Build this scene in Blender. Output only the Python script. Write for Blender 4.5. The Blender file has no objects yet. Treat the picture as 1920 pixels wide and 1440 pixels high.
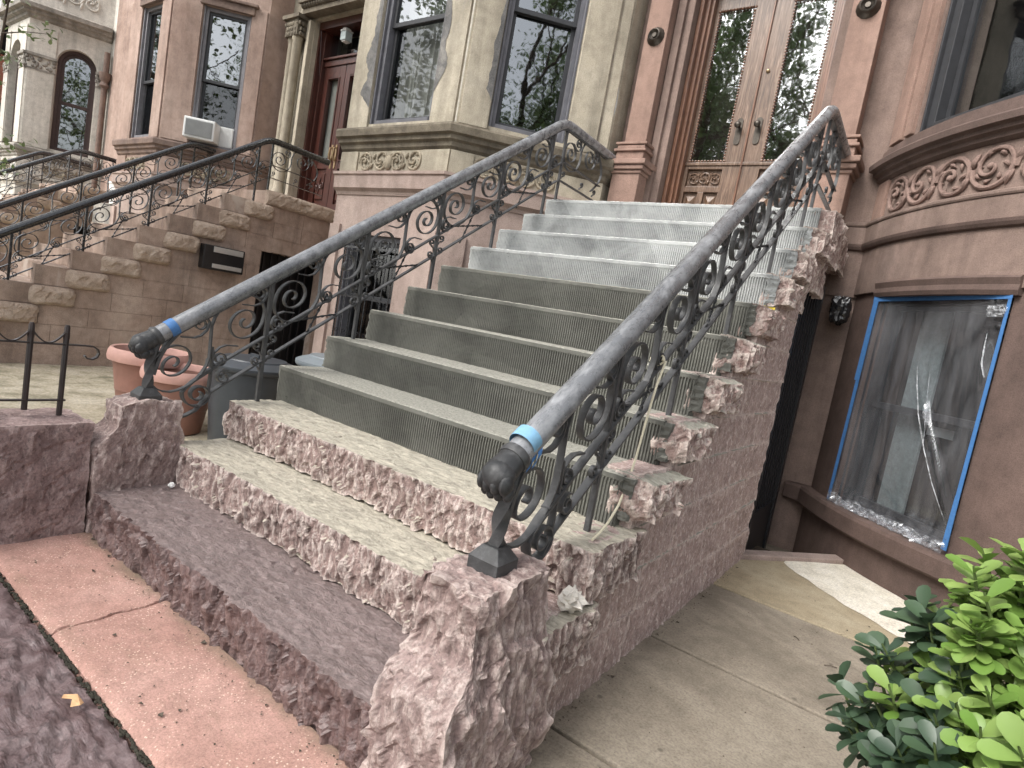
import bpy, bmesh, math, random
from mathutils import Vector, noise, Matrix
random.seed(7)
SC = bpy.context.scene
COL = SC.collection
PI = math.pi
R = math.radians
RISE, RUN = 0.18, 0.2686

# ---------------------------------------------------------------- materials
def mat(name):
    m = bpy.data.materials.new(name); m.use_nodes = True
    nt = m.node_tree; nt.nodes.clear()
    o = nt.nodes.new('ShaderNodeOutputMaterial'); b = nt.nodes.new('ShaderNodeBsdfPrincipled')
    nt.links.new(b.outputs[0], o.inputs[0])
    return m, nt, b, o
def N(nt, t, **k):
    n = nt.nodes.new(t)
    for a, v in k.items():
        if a in n.inputs.keys(): n.inputs[a].default_value = v
        else: setattr(n, a, v)
    return n
def coords(nt, scale=(1, 1, 1)):
    g = N(nt, 'ShaderNodeNewGeometry')
    mp = N(nt, 'ShaderNodeMapping'); mp.inputs['Scale'].default_value = scale
    nt.links.new(g.outputs['Position'], mp.inputs[0])
    return mp.outputs[0]
def ramp(nt, fac, stops):
    r = N(nt, 'ShaderNodeValToRGB'); e = r.color_ramp.elements
    while len(e) < len(stops): e.new(.5)
    for i, (p, c) in enumerate(stops):
        e[i].position = p; e[i].color = (c[0], c[1], c[2], 1) if hasattr(c, '__len__') else (c, c, c, 1)
    nt.links.new(fac, r.inputs[0]); return r.outputs[0]
def noi(nt, co, scale, detail=4, rough=.6, dist=0):
    n = N(nt, 'ShaderNodeTexNoise'); n.inputs['Scale'].default_value = scale; n.inputs['Detail'].default_value = detail
    n.inputs['Roughness'].default_value = rough; n.inputs['Distortion'].default_value = dist
    nt.links.new(co, n.inputs['Vector']); return n.outputs[0]
def mixc(nt, fac, a, b, mode='MIX'):
    m = N(nt, 'ShaderNodeMix', data_type='RGBA', blend_type=mode)
    if isinstance(fac, (int, float)): m.inputs[0].default_value = fac
    else: nt.links.new(fac, m.inputs[0])
    for s, v in ((6, a), (7, b)):
        if isinstance(v, tuple): m.inputs[s].default_value = (v[0], v[1], v[2], 1)
        else: nt.links.new(v, m.inputs[s])
    return m.outputs[2]
def bump(nt, b, h, strength=.3, dist=.01, prev=None):
    n = N(nt, 'ShaderNodeBump'); n.inputs['Strength'].default_value = strength; n.inputs['Distance'].default_value = dist
    nt.links.new(h, n.inputs['Height'])
    if prev is not None: nt.links.new(prev, n.inputs['Normal'])
    nt.links.new(n.outputs[0], b.inputs['Normal']); return n.outputs[0]

def stone(name, base, dark, light, sc=3.0, streak=0.0, rough=.85, grain=160, bstr=.25, stain=None, spec=.3):
    """large blotches, fine grain and vertical run-off streaks"""
    m, nt, b, o = mat(name)
    co = coords(nt)
    big = noi(nt, co, sc, 5, .62, .4)
    c = ramp(nt, big, [(.28, dark), (.5, base), (.74, light)])
    fine = noi(nt, co, grain, 3, .7)
    c = mixc(nt, .55, c, ramp(nt, fine, [(.3, .45), (.5, .98), (.72, 1.35)]), 'MULTIPLY')
    mid = noi(nt, co, sc * 7, 4, .65)
    c = mixc(nt, .45, c, ramp(nt, mid, [(.32, .62), (.55, 1.0), (.7, 1.12)]), 'MULTIPLY')
    if streak:
        cs = coords(nt, (3.2, 3.2, .3))
        s = noi(nt, cs, 1.4, 5, .65, .3)
        c = mixc(nt, streak, c, ramp(nt, s, [(.34, .4), (.58, 1.0)]), 'MULTIPLY')
    if stain:
        s = noi(nt, coords(nt, (1, 1, .45)), stain[1], 5, .6, .6)
        f = ramp(nt, s, [(stain[2], 0.0), (stain[2] + .07, 1.0)])
        c = mixc(nt, f, c, stain[0])
    nt.links.new(c, b.inputs['Base Color'])
    b.inputs['Roughness'].default_value = rough; b.inputs['Specular IOR Level'].default_value = spec
    p = bump(nt, b, mid, bstr * .6, .012); bump(nt, b, fine, bstr, .004, p)
    return m
def rockmat(name, base, dark, light, edge, edge_amt=.8, top=None, rough=.85, grain=120, wet=None, stroke=None, pit=.75):
    """chiselled stone: fresh pale arrises, darker weathered hollows, optional dust or mortar on upward faces"""
    m, nt, b, o = mat(name)
    co = coords(nt)
    c = ramp(nt, noi(nt, co, 9, 5, .65, .5), [(.3, dark), (.5, base), (.7, light)])
    if stroke:
        cs_ = coords(nt, stroke); cs_.node.inputs['Rotation'].default_value = (.5, 0, 0); sp = noi(nt, cs_, 1.0, 3, .6, .2)
        f = ramp(nt, sp, [(.54, 0.0), (.62, edge_amt)])
    else:
        sp = noi(nt, coords(nt, (1, 1, .45)), 38, 4, .72, .3)
        f = ramp(nt, sp, [(.5, 0.0), (.66, edge_amt)])
    c = mixc(nt, f, c, edge)
    g = N(nt, 'ShaderNodeNewGeometry')
    pt = ramp(nt, g.outputs['Pointiness'], [(.5, 0.0), (.58, edge_amt)])
    c = mixc(nt, pt, c, edge)
    pits = noi(nt, coords(nt, (1, 1, .6)), 70, 4, .75, .4)
    c = mixc(nt, pit, c, ramp(nt, pits, [(.36, .38), (.46, 1.0), (.62, 1.12)]), 'MULTIPLY')
    fine = noi(nt, co, grain, 3, .75)
    c = mixc(nt, .6, c, ramp(nt, fine, [(.3, .5), (.55, 1.0), (.75, 1.3)]), 'MULTIPLY')
    if top:
        sx = N(nt, 'ShaderNodeSeparateXYZ'); nt.links.new(g.outputs['Normal'], sx.inputs[0])
        nz = N(nt, 'ShaderNodeMath', operation='ADD'); nt.links.new(sx.outputs[2], nz.inputs[0])
        nn = N(nt, 'ShaderNodeMath', operation='MULTIPLY_ADD'); nt.links.new(noi(nt, co, 14, 5, .7), nn.inputs[0]); nn.inputs[1].default_value = .7; nn.inputs[2].default_value = -.35
        nt.links.new(nn.outputs[0], nz.inputs[1])
        f = ramp(nt, nz.outputs[0], [(.62, 0.0), (.86, top[3] if len(top) > 3 else .95)])
        tc = ramp(nt, noi(nt, coords(nt, (1, 2.2, 1)), 15, 6, .75, .9), [(.3, tuple(v * .4 for v in top[:3])), (.44, tuple(v * .74 for v in top[:3])), (.56, top[:3]), (.72, tuple(min(1, v * 1.25) for v in top[:3]))])
        c = mixc(nt, f, c, tc)
    nt.links.new(c, b.inputs['Base Color'])
    b.inputs['Roughness'].default_value = rough
    tb = bump(nt, b, noi(nt, coords(nt, (1, 2.4, 1)), 17, 5, .7, .9), .55, .02) if top else None
    if wet:
        nt.links.new(ramp(nt, noi(nt, co, 6, 4, .6), [(.4, wet), (.62, rough)]), b.inputs['Roughness'])
    p = bump(nt, b, sp, .5, .008, tb); bump(nt, b, fine, .5, .004, p)
    return m
def plain(name, col, rough=.5, metal=0.0, var=.25, sc=30, spec=.5, bstr=.1, coat=0.0):
    m, nt, b, o = mat(name)
    co = coords(nt); n = noi(nt, co, sc, 4, .65)
    c = ramp(nt, n, [(.3, tuple(v * (1 - var) for v in col)), (.55, col), (.75, tuple(min(1, v * (1 + var)) for v in col))])
    nt.links.new(c, b.inputs['Base Color'])
    b.inputs['Roughness'].default_value = rough; b.inputs['Metallic'].default_value = metal; b.inputs['Specular IOR Level'].default_value = spec
    b.inputs['Coat Weight'].default_value = coat
    if bstr: bump(nt, b, n, bstr, .004)
    return m
def fres(nt, f0, p=5):
    g = N(nt, 'ShaderNodeNewGeometry'); d = N(nt, 'ShaderNodeVectorMath', operation='DOT_PRODUCT')
    nt.links.new(g.outputs['Incoming'], d.inputs[0]); nt.links.new(g.outputs['Normal'], d.inputs[1])
    a = N(nt, 'ShaderNodeMath', operation='ABSOLUTE'); nt.links.new(d.outputs['Value'], a.inputs[0])
    i = N(nt, 'ShaderNodeMath', operation='SUBTRACT', use_clamp=True); i.inputs[0].default_value = 1; nt.links.new(a.outputs[0], i.inputs[1])
    w = N(nt, 'ShaderNodeMath', operation='POWER'); nt.links.new(i.outputs[0], w.inputs[0]); w.inputs[1].default_value = p
    m = N(nt, 'ShaderNodeMath', operation='MULTIPLY_ADD', use_clamp=True); nt.links.new(w.outputs[0], m.inputs[0]); m.inputs[1].default_value = 1 - f0; m.inputs[2].default_value = f0
    return m.outputs[0]
def glassmat(name, refl=.45, tint=(.55, .6, .62), wob=.012):
    """window glass: mirror-like reflection over a clear view of the dark room"""
    m, nt, b, o = mat(name); nt.nodes.remove(b)
    gl = N(nt, 'ShaderNodeBsdfGlossy'); gl.inputs['Roughness'].default_value = .02; gl.inputs['Color'].default_value = (.93, .96, .98, 1)
    tr = N(nt, 'ShaderNodeBsdfTransparent'); tr.inputs['Color'].default_value = (*tint, 1)
    mx = N(nt, 'ShaderNodeMixShader')
    nt.links.new(fres(nt, refl), mx.inputs[0]); nt.links.new(tr.outputs[0], mx.inputs[1]); nt.links.new(gl.outputs[0], mx.inputs[2])
    bp = N(nt, 'ShaderNodeBump'); bp.inputs['Strength'].default_value = wob; bp.inputs['Distance'].default_value = .05
    nt.links.new(noi(nt, coords(nt), 5, 2, .5), bp.inputs['Height']); nt.links.new(bp.outputs[0], gl.inputs['Normal'])
    nt.links.new(mx.outputs[0], o.inputs[0]); return m
def woodmat(name, c0, c1, c2, rough=.35, axis=(40, 40, 2.2), coat=.2):
    m, nt, b, o = mat(name)
    n = noi(nt, coords(nt, axis), 1.6, 6, .65, 1.2)
    n2 = noi(nt, coords(nt), 3.5, 4, .6)
    c = ramp(nt, n, [(.3, c0), (.5, c1), (.72, c2)])
    c = mixc(nt, .5, c, ramp(nt, n2, [(.3, .55), (.6, 1.15)]), 'MULTIPLY')
    nt.links.new(c, b.inputs['Base Color']); b.inputs['Roughness'].default_value = rough
    b.inputs['Coat Weight'].default_value = coat; b.inputs['Coat Roughness'].default_value = .25
    bump(nt, b, n, .12, .004); return m
def leafmat(name, c0, c1, sc=8):
    m, nt, b, o = mat(name)
    oi = N(nt, 'ShaderNodeNewGeometry')
    c = ramp(nt, oi.outputs['Random Per Island'], [(0, c0), (1, c1)])
    c = mixc(nt, .35, c, ramp(nt, noi(nt, coords(nt), sc, 3), [(.3, .6), (.7, 1.25)]), 'MULTIPLY')
    nt.links.new(c, b.inputs['Base Color']); b.inputs['Roughness'].default_value = .4
    b.inputs['Specular IOR Level'].default_value = .6
    b.inputs['Transmission Weight'].default_value = 0
    tl = N(nt, 'ShaderNodeBsdfTranslucent'); nt.links.new(c, tl.inputs[0])
    mx = N(nt, 'ShaderNodeMixShader'); mx.inputs[0].default_value = .25
    nt.links.new(b.outputs[0], mx.inputs[1]); nt.links.new(tl.outputs[0], mx.inputs[2]); nt.links.new(mx.outputs[0], o.inputs[0])
    return m

M = {}
M['ours'] = stone('brownstone_red', (.235, .17, .143), (.165, .118, .1), (.31, .23, .198), 1.5, .5, .88, 190, .25)
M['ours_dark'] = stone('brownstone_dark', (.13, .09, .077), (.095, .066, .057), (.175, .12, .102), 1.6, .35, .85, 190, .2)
M['ours_carve'] = stone('brownstone_carved', (.24, .165, .14), (.17, .115, .098), (.3, .21, .18), 5, .2, .88, 190, .2)
M['pilaster'] = stone('brownstone_pilaster', (.295, .195, .157), (.23, .15, .12), (.36, .243, .2), 1.6, .4, .85, 190, .18)
M['tan'] = stone('tan_sandstone', (.46, .41, .322), (.33, .293, .23), (.56, .505, .41), 1.5, .55, .9, 150, .25, stain=((.2, .19, .18), 1.3, .67))
M['tan_trim'] = stone('tan_trim_stone', (.17, .145, .11), (.1, .085, .068), (.27, .235, .18), 4, .4, .9, 150, .25)
M['tan_base'] = stone('pink_base_stone', (.41, .318, .28), (.335, .255, .222), (.48, .38, .335), 1.3, .4, .9, 150, .2, stain=((.3, .25, .21), 1.2, .68))
M['brown2'] = stone('pinkish_brownstone', (.39, .285, .238), (.3, .21, .172), (.48, .365, .31), 1.6, .4, .9, 150, .25)
M['brown2_trim'] = stone('brownstone_trim', (.22, .16, .135), (.15, .11, .095), (.29, .21, .17), 4, .4, .9, 150, .2)
M['white'] = stone('pale_limestone', (.64, .605, .545), (.5, .475, .425), (.73, .7, .64), 2, .4, .9, 120, .2)
M['white_trim'] = stone('grey_limestone_trim', (.3, .28, .25), (.17, .16, .145), (.52, .48, .43), 4, .3, .9, 120, .2)
M['red'] = stone('red_brick_wall', (.4, .17, .12), (.3, .12, .09), (.5, .24, .18), 6, .3, .9, 120, .2)
M['nstoop'] = stone('neighbour_stoop_stone', (.43, .325, .265), (.3, .215, .17), (.54, .43, .36), 2.2, .55, .9, 150, .25, stain=((.52, .44, .38), 2.5, .64))
M['nrock'] = stone('neighbour_rock_face', (.46, .36, .285), (.35, .265, .205), (.55, .455, .375), 5, .2, .9, 150, .3)
M['rock1'] = rockmat('wet_purple_stone', (.14, .092, .088), (.07, .046, .045), (.215, .148, .14), (.32, .238, .222), .5, top=(.26, .205, .196, .8), rough=.65, wet=.3)
M['rock2'] = rockmat('chiselled_pink_stone', (.25, .175, .158), (.115, .078, .07), (.38, .28, .255), (.7, .6, .55), .9, top=(.5, .462, .375))
M['rockpier'] = rockmat('chiselled_pier_stone', (.26, .187, .172), (.155, .106, .098), (.35, .262, .243), (.62, .52, .475), .62, pit=.5)
M['rockpier2'] = rockmat('chiselled_wall_stone', (.24, .168, .158), (.15, .1, .095), (.35, .255, .24), (.47, .37, .345), .55)
M['sidewall'] = rockmat('tooled_pink_stone', (.36, .262, .238), (.26, .185, .168), (.43, .325, .298), (.66, .55, .505), .7, stroke=(60, 95, 34), pit=.45)
M['rockend'] = rockmat('broken_pink_stone', (.34, .235, .21), (.16, .105, .092), (.46, .35, .315), (.7, .6, .54), .9, top=(.36, .36, .3, .9))
def concrete(name, c, dark, tread, grainy, light=False):
    m, nt, b, o = mat(name); co = coords(nt)
    cc = ramp(nt, noi(nt, co, 3.2, 6, .68, .6), [(.3, dark), (.55, c), (.75, tuple(v * 1.12 for v in c))])
    cell = N(nt, 'ShaderNodeTexVoronoi'); cell.inputs['Scale'].default_value = 3.1
    nt.links.new(coords(nt, (1, .2, 1.6)), cell.inputs['Vector'])
    sx = N(nt, 'ShaderNodeSeparateColor'); nt.links.new(cell.outputs['Color'], sx.inputs[0])
    cc = mixc(nt, .55, cc, ramp(nt, sx.outputs[0], [(0, .78), (1, 1.16)]), 'MULTIPLY')
    smear = noi(nt, coords(nt, (1.2, 1.2, 9)), 4, 5, .7, .5)
    cc = mixc(nt, .3, cc, ramp(nt, smear, [(.3, .6), (.5, 1.0), (.7, 1.1)]), 'MULTIPLY')
    pit = noi(nt, co, 55, 4, .8)
    cc = mixc(nt, 1.0, cc, ramp(nt, pit, [(.3, .35), (.38, 1.0)]), 'MULTIPLY')
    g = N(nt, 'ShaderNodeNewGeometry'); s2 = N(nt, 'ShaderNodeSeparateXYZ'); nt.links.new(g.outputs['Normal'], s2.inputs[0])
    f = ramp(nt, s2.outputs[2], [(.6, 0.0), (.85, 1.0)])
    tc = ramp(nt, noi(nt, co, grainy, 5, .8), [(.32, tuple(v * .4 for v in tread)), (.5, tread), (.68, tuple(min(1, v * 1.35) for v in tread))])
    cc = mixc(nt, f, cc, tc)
    nt.links.new(cc, b.inputs['Base Color']); b.inputs['Roughness'].default_value = .9; b.inputs['Specular IOR Level'].default_value = .25
    p = bump(nt, b, noi(nt, co, 70, 5, .8), .55, .006); bump(nt, b, pit, .4, .006, p)
    return m
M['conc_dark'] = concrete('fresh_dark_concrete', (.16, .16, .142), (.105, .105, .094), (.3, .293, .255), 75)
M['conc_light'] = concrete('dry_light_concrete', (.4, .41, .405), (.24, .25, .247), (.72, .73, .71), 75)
def ironmat(name, base, worn, amt, rough=.3, spec=.6, asc=None):
    m, nt, b, o = mat(name); co = coords(nt)
    n = noi(nt, coords(nt, asc) if asc else co, 1.6 if asc else 26, 6, .72, .1 if asc else .4)
    f = ramp(nt, n, [(.5, 0.0), (.74, amt)])
    c = mixc(nt, f, base, worn)
    g = N(nt, 'ShaderNodeNewGeometry')
    c = mixc(nt, ramp(nt, g.outputs['Pointiness'], [(.52, 0.0), (.6, amt * .6)]), c, worn)
    c = mixc(nt, .5, c, ramp(nt, noi(nt, co, 7, 4), [(.3, .6), (.7, 1.3)]), 'MULTIPLY')
    nt.links.new(c, b.inputs['Base Color']); b.inputs['Specular IOR Level'].default_value = spec
    nt.links.new(ramp(nt, n, [(.4, rough), (.7, min(1, rough + .35))]), b.inputs['Roughness'])
    bump(nt, b, noi(nt, co, 60, 4, .7), .25, .003); return m
M['iron'] = ironmat('weathered_iron', (.02, .021, .022), (.2, .2, .205), .4, .34, .4)
M['handrail'] = ironmat('scuffed_handrail', (.115, .12, .128), (.46, .47, .49), .6, .2, 1.0, (22, 8, 8))
M['black_iron'] = ironmat('black_gloss_iron', (.01, .011, .014), (.03, .032, .036), .15, .1, 1.0)
M['fence_iron'] = ironmat('rusty_black_iron', (.01, .011, .012), (.06, .03, .024), .5, .3)
M['tape'] = plain('blue_painters_tape', (.06, .18, .42), .6, 0, .15, 60)
M['tape_light'] = plain('pale_blue_tape', (.2, .39, .56), .6, 0, .15, 60)
M['yellow'] = plain('yellow_tape', (.8, .62, .08), .6)
M['cord'] = plain('cream_cord', (.72, .66, .5), .8, 0, .15, 200)
M['terracotta'] = plain('terracotta_plastic', (.3, .155, .12), .55, 0, .15, 9, .35)
M['terracotta_rim'] = plain('pale_terracotta_rim', (.56, .33, .28), .6, 0, .12, 12, .35)
M['soil'] = stone('planting_soil', (.05, .036, .026), (.025, .018, .013), (.09, .07, .05), 14, 0, .95, 90, .8)
M['bin'] = plain('grey_bin_plastic', (.05, .058, .068), .4, 0, .2, 5, .5)
M['bin_lid'] = plain('pale_bin_lid', (.2, .23, .25), .42, 0, .15, 5, .5)
M['dark'] = plain('interior_shade', (.012, .011, .012), .9, 0, .2, 3, .1, 0)  # near-black colour stands in for the shade inside unlit rooms
M['black_frame'] = plain('black_door_frame', (.012, .012, .014), .4)
M['win_black'] = plain('black_window_frame', (.035, .036, .04), .4, 0, .2, 20, .5)
M['win_grey'] = plain('slate_window_frame', (.13, .13, .145), .5, 0, .2, 10, .4)
M['win_lilac'] = plain('grey_window_frame', (.21, .205, .22), .5, 0, .2, 10, .4)
M['win_brown'] = plain('brown_window_frame', (.07, .045, .042), .5, 0, .2, 10, .4)
M['win_white'] = plain('white_paint', (.75, .75, .73), .5, 0, .08, 10)
M['glass'] = glassmat('window_glass', .28)
M['glass_door'] = glassmat('door_glass', .56)
M['glass_dim'] = glassmat('dim_window_glass', .075, (.7, .74, .76))
M['curtain'] = plain('grey_curtain', (.34, .32, .28), .9, 0, .2, 4, .1)
M['shutter'] = woodmat('red_shutter_wood', (.2, .07, .045), (.3, .11, .07), (.36, .15, .1))
M['oak'] = woodmat('weathered_oak', (.045, .023, .013), (.12, .068, .041), (.27, .182, .13), .42)
M['oak_dark'] = woodmat('dark_oak_jamb', (.07, .03, .017), (.145, .065, .035), (.22, .11, .065), .38)
M['mahogany'] = woodmat('red_mahogany', (.032, .011, .008), (.065, .02, .014), (.1, .034, .024), .3, coat=.4)
M['bronze'] = plain('dark_bronze', (.075, .065, .055), .4, .7, .3, 30)
M['brass'] = plain('dull_brass', (.45, .33, .2), .35, .8, .2, 20)
M['mail_black'] = plain('black_mailbox', (.015, .015, .016), .3)
M['alu'] = plain('brushed_aluminium', (.62, .62, .6), .35, .6, .08, 40)
M['ac'] = plain('white_ac_plastic', (.72, .73, .72), .45, 0, .05, 10)
M['ac_grille'] = plain('grey_ac_grille', (.3, .31, .31), .6, 0, .1, 10)
M['bag'] = plain('black_bin_bag', (.02, .02, .022), .22, 0, .3, 10, .8)
M['paper'] = plain('crumpled_paper', (.66, .62, .56), .8, 0, .2, 30)
M['leaf_dry'] = plain('dry_leaf', (.62, .38, .2), .7, 0, .25, 60)
M['bucket'] = plain('white_bucket', (.78, .78, .76), .5, 0, .05, 10)
M['bark'] = stone('tree_bark', (.09, .07, .055), (.045, .035, .028), (.15, .12, .095), 9, .5, .95, 60, .8)
M['stem'] = plain('green_stem', (.09, .13, .04), .6)
M['leaf_old'] = leafmat('dark_glossy_leaf', (.034, .066, .038), (.075, .125, .068))
M['leaf_new'] = leafmat('bright_new_leaf', (.16, .29, .055), (.3, .42, .12))
M['leaf_tree'] = leafmat('tree_leaf', (.085, .13, .05), (.18, .25, .1), 2)
M['leaf_gray'] = leafmat('branch_leaf', (.09, .14, .05), (.2, .26, .12), 4)
M['lampglass'] = plain('frosted_lamp_glass', (.5, .58, .58), .3)
# ground stones
def pinkband():
    m = stone('pink_concrete_band', (.45, .265, .22), (.37, .21, .172), (.52, .325, .275), 2.2, 0, .85, 170, .4); nt = m.node_tree
    b = next(n for n in nt.nodes if n.type == 'BSDF_PRINCIPLED'); src = b.inputs['Base Color'].links[0].from_socket
    v = N(nt, 'ShaderNodeTexVoronoi'); v.inputs['Scale'].default_value = 95; nt.links.new(coords(nt), v.inputs['Vector'])
    big = noi(nt, coords(nt), 5, 4, .6)
    f = mixc(nt, 1.0, ramp(nt, v.outputs['Distance'], [(.16, 1.0), (.26, 0.0)]), ramp(nt, big, [(.38, .1), (.6, .9)]), 'MULTIPLY')
    c = mixc(nt, f, src, (.8, .62, .5))
    d = ramp(nt, noi(nt, coords(nt, (1, 3, 1)), 2.6, 5, .7), [(.55, 0.0), (.75, .45)])
    c = mixc(nt, d, c, (.26, .19, .13))
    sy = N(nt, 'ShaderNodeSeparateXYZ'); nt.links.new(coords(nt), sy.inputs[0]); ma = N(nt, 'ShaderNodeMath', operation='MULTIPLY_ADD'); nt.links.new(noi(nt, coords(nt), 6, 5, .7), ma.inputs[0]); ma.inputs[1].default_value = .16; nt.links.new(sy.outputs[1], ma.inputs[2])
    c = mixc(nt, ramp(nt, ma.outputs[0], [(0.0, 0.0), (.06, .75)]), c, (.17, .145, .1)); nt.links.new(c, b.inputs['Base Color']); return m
M['pink'] = pinkband()
def slate():
    m, nt, b, o = mat('wet_slate'); co = coords(nt)
    n = noi(nt, coords(nt, (1, 1, 1)), 7, 6, .7, .8)
    c = ramp(nt, n, [(.3, (.1, .064, .064)), (.5, (.165, .118, .118)), (.7, (.235, .182, .182))])
    c = mixc(nt, .6, c, ramp(nt, noi(nt, co, 120, 4, .8), [(.3, .55), (.6, 1.15)]), 'MULTIPLY')
    rg = noi(nt, coords(nt, (3.2, 9, 1)), 1.7, 4, .6, .35)
    c = mixc(nt, .6, c, ramp(nt, rg, [(.44, 1.0), (.485, .4), (.5, .3), (.512, .9), (.56, 1.15)]), 'MULTIPLY')
    nt.links.new(c, b.inputs['Base Color'])
    nt.links.new(ramp(nt, noi(nt, co, 4, 4, .6), [(.42, .12), (.6, .55)]), b.inputs['Roughness'])
    pv = bump(nt, b, rg, .55, .03)
    bump(nt, b, noi(nt, co, 40, 5, .75), .35, .006, pv); return m
M['slate'] = slate()
def slabmat():
    m = stone('grey_brown_slab', (.262, .224, .176), (.18, .153, .119), (.335, .292, .233), 2.4, 0, .85, 110, .4); nt = m.node_tree
    b = next(n for n in nt.nodes if n.type == 'BSDF_PRINCIPLED'); src = b.inputs['Base Color'].links[0].from_socket; co = coords(nt)
    v = N(nt, 'ShaderNodeTexVoronoi'); v.inputs['Scale'].default_value = 7; nt.links.new(co, v.inputs['Vector'])
    c = mixc(nt, ramp(nt, v.outputs['Distance'], [(.05, .55), (.085, 0.0)]), src, (.07, .06, .05))
    st = ramp(nt, noi(nt, co, 1.3, 5, .7, 1.2), [(.52, 0.0), (.6, .35), (.72, .1)]); c = mixc(nt, st, c, (.13, .11, .085))
    sc_ = ramp(nt, noi(nt, coords(nt, (2, 14, 1)), 6, 4, .8), [(.6, 0.0), (.72, .3)]); c = mixc(nt, sc_, c, (.42, .37, .3))
    nt.links.new(c, b.inputs['Base Color']); return m
M['slab'] = slabmat()
M['slab_light'] = stone('beige_slab', (.36, .3, .205), (.29, .235, .155), (.43, .37, .265), 2.2, 0, .85, 130, .35)
M['slab_white'] = stone('pale_patch', (.72, .67, .57), (.58, .53, .44), (.8, .76, .68), 9, 0, .9, 130, .3)
M['yard'] = stone('yard_flagstone', (.5, .44, .33), (.2, .185, .12), (.66, .6, .49), 4.5, 0, .9, 60, .6)
M['road'] = stone('asphalt', (.05, .05, .05), (.035, .035, .035), (.07, .07, .07), 2, 0, .9, 60, .4)

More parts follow.
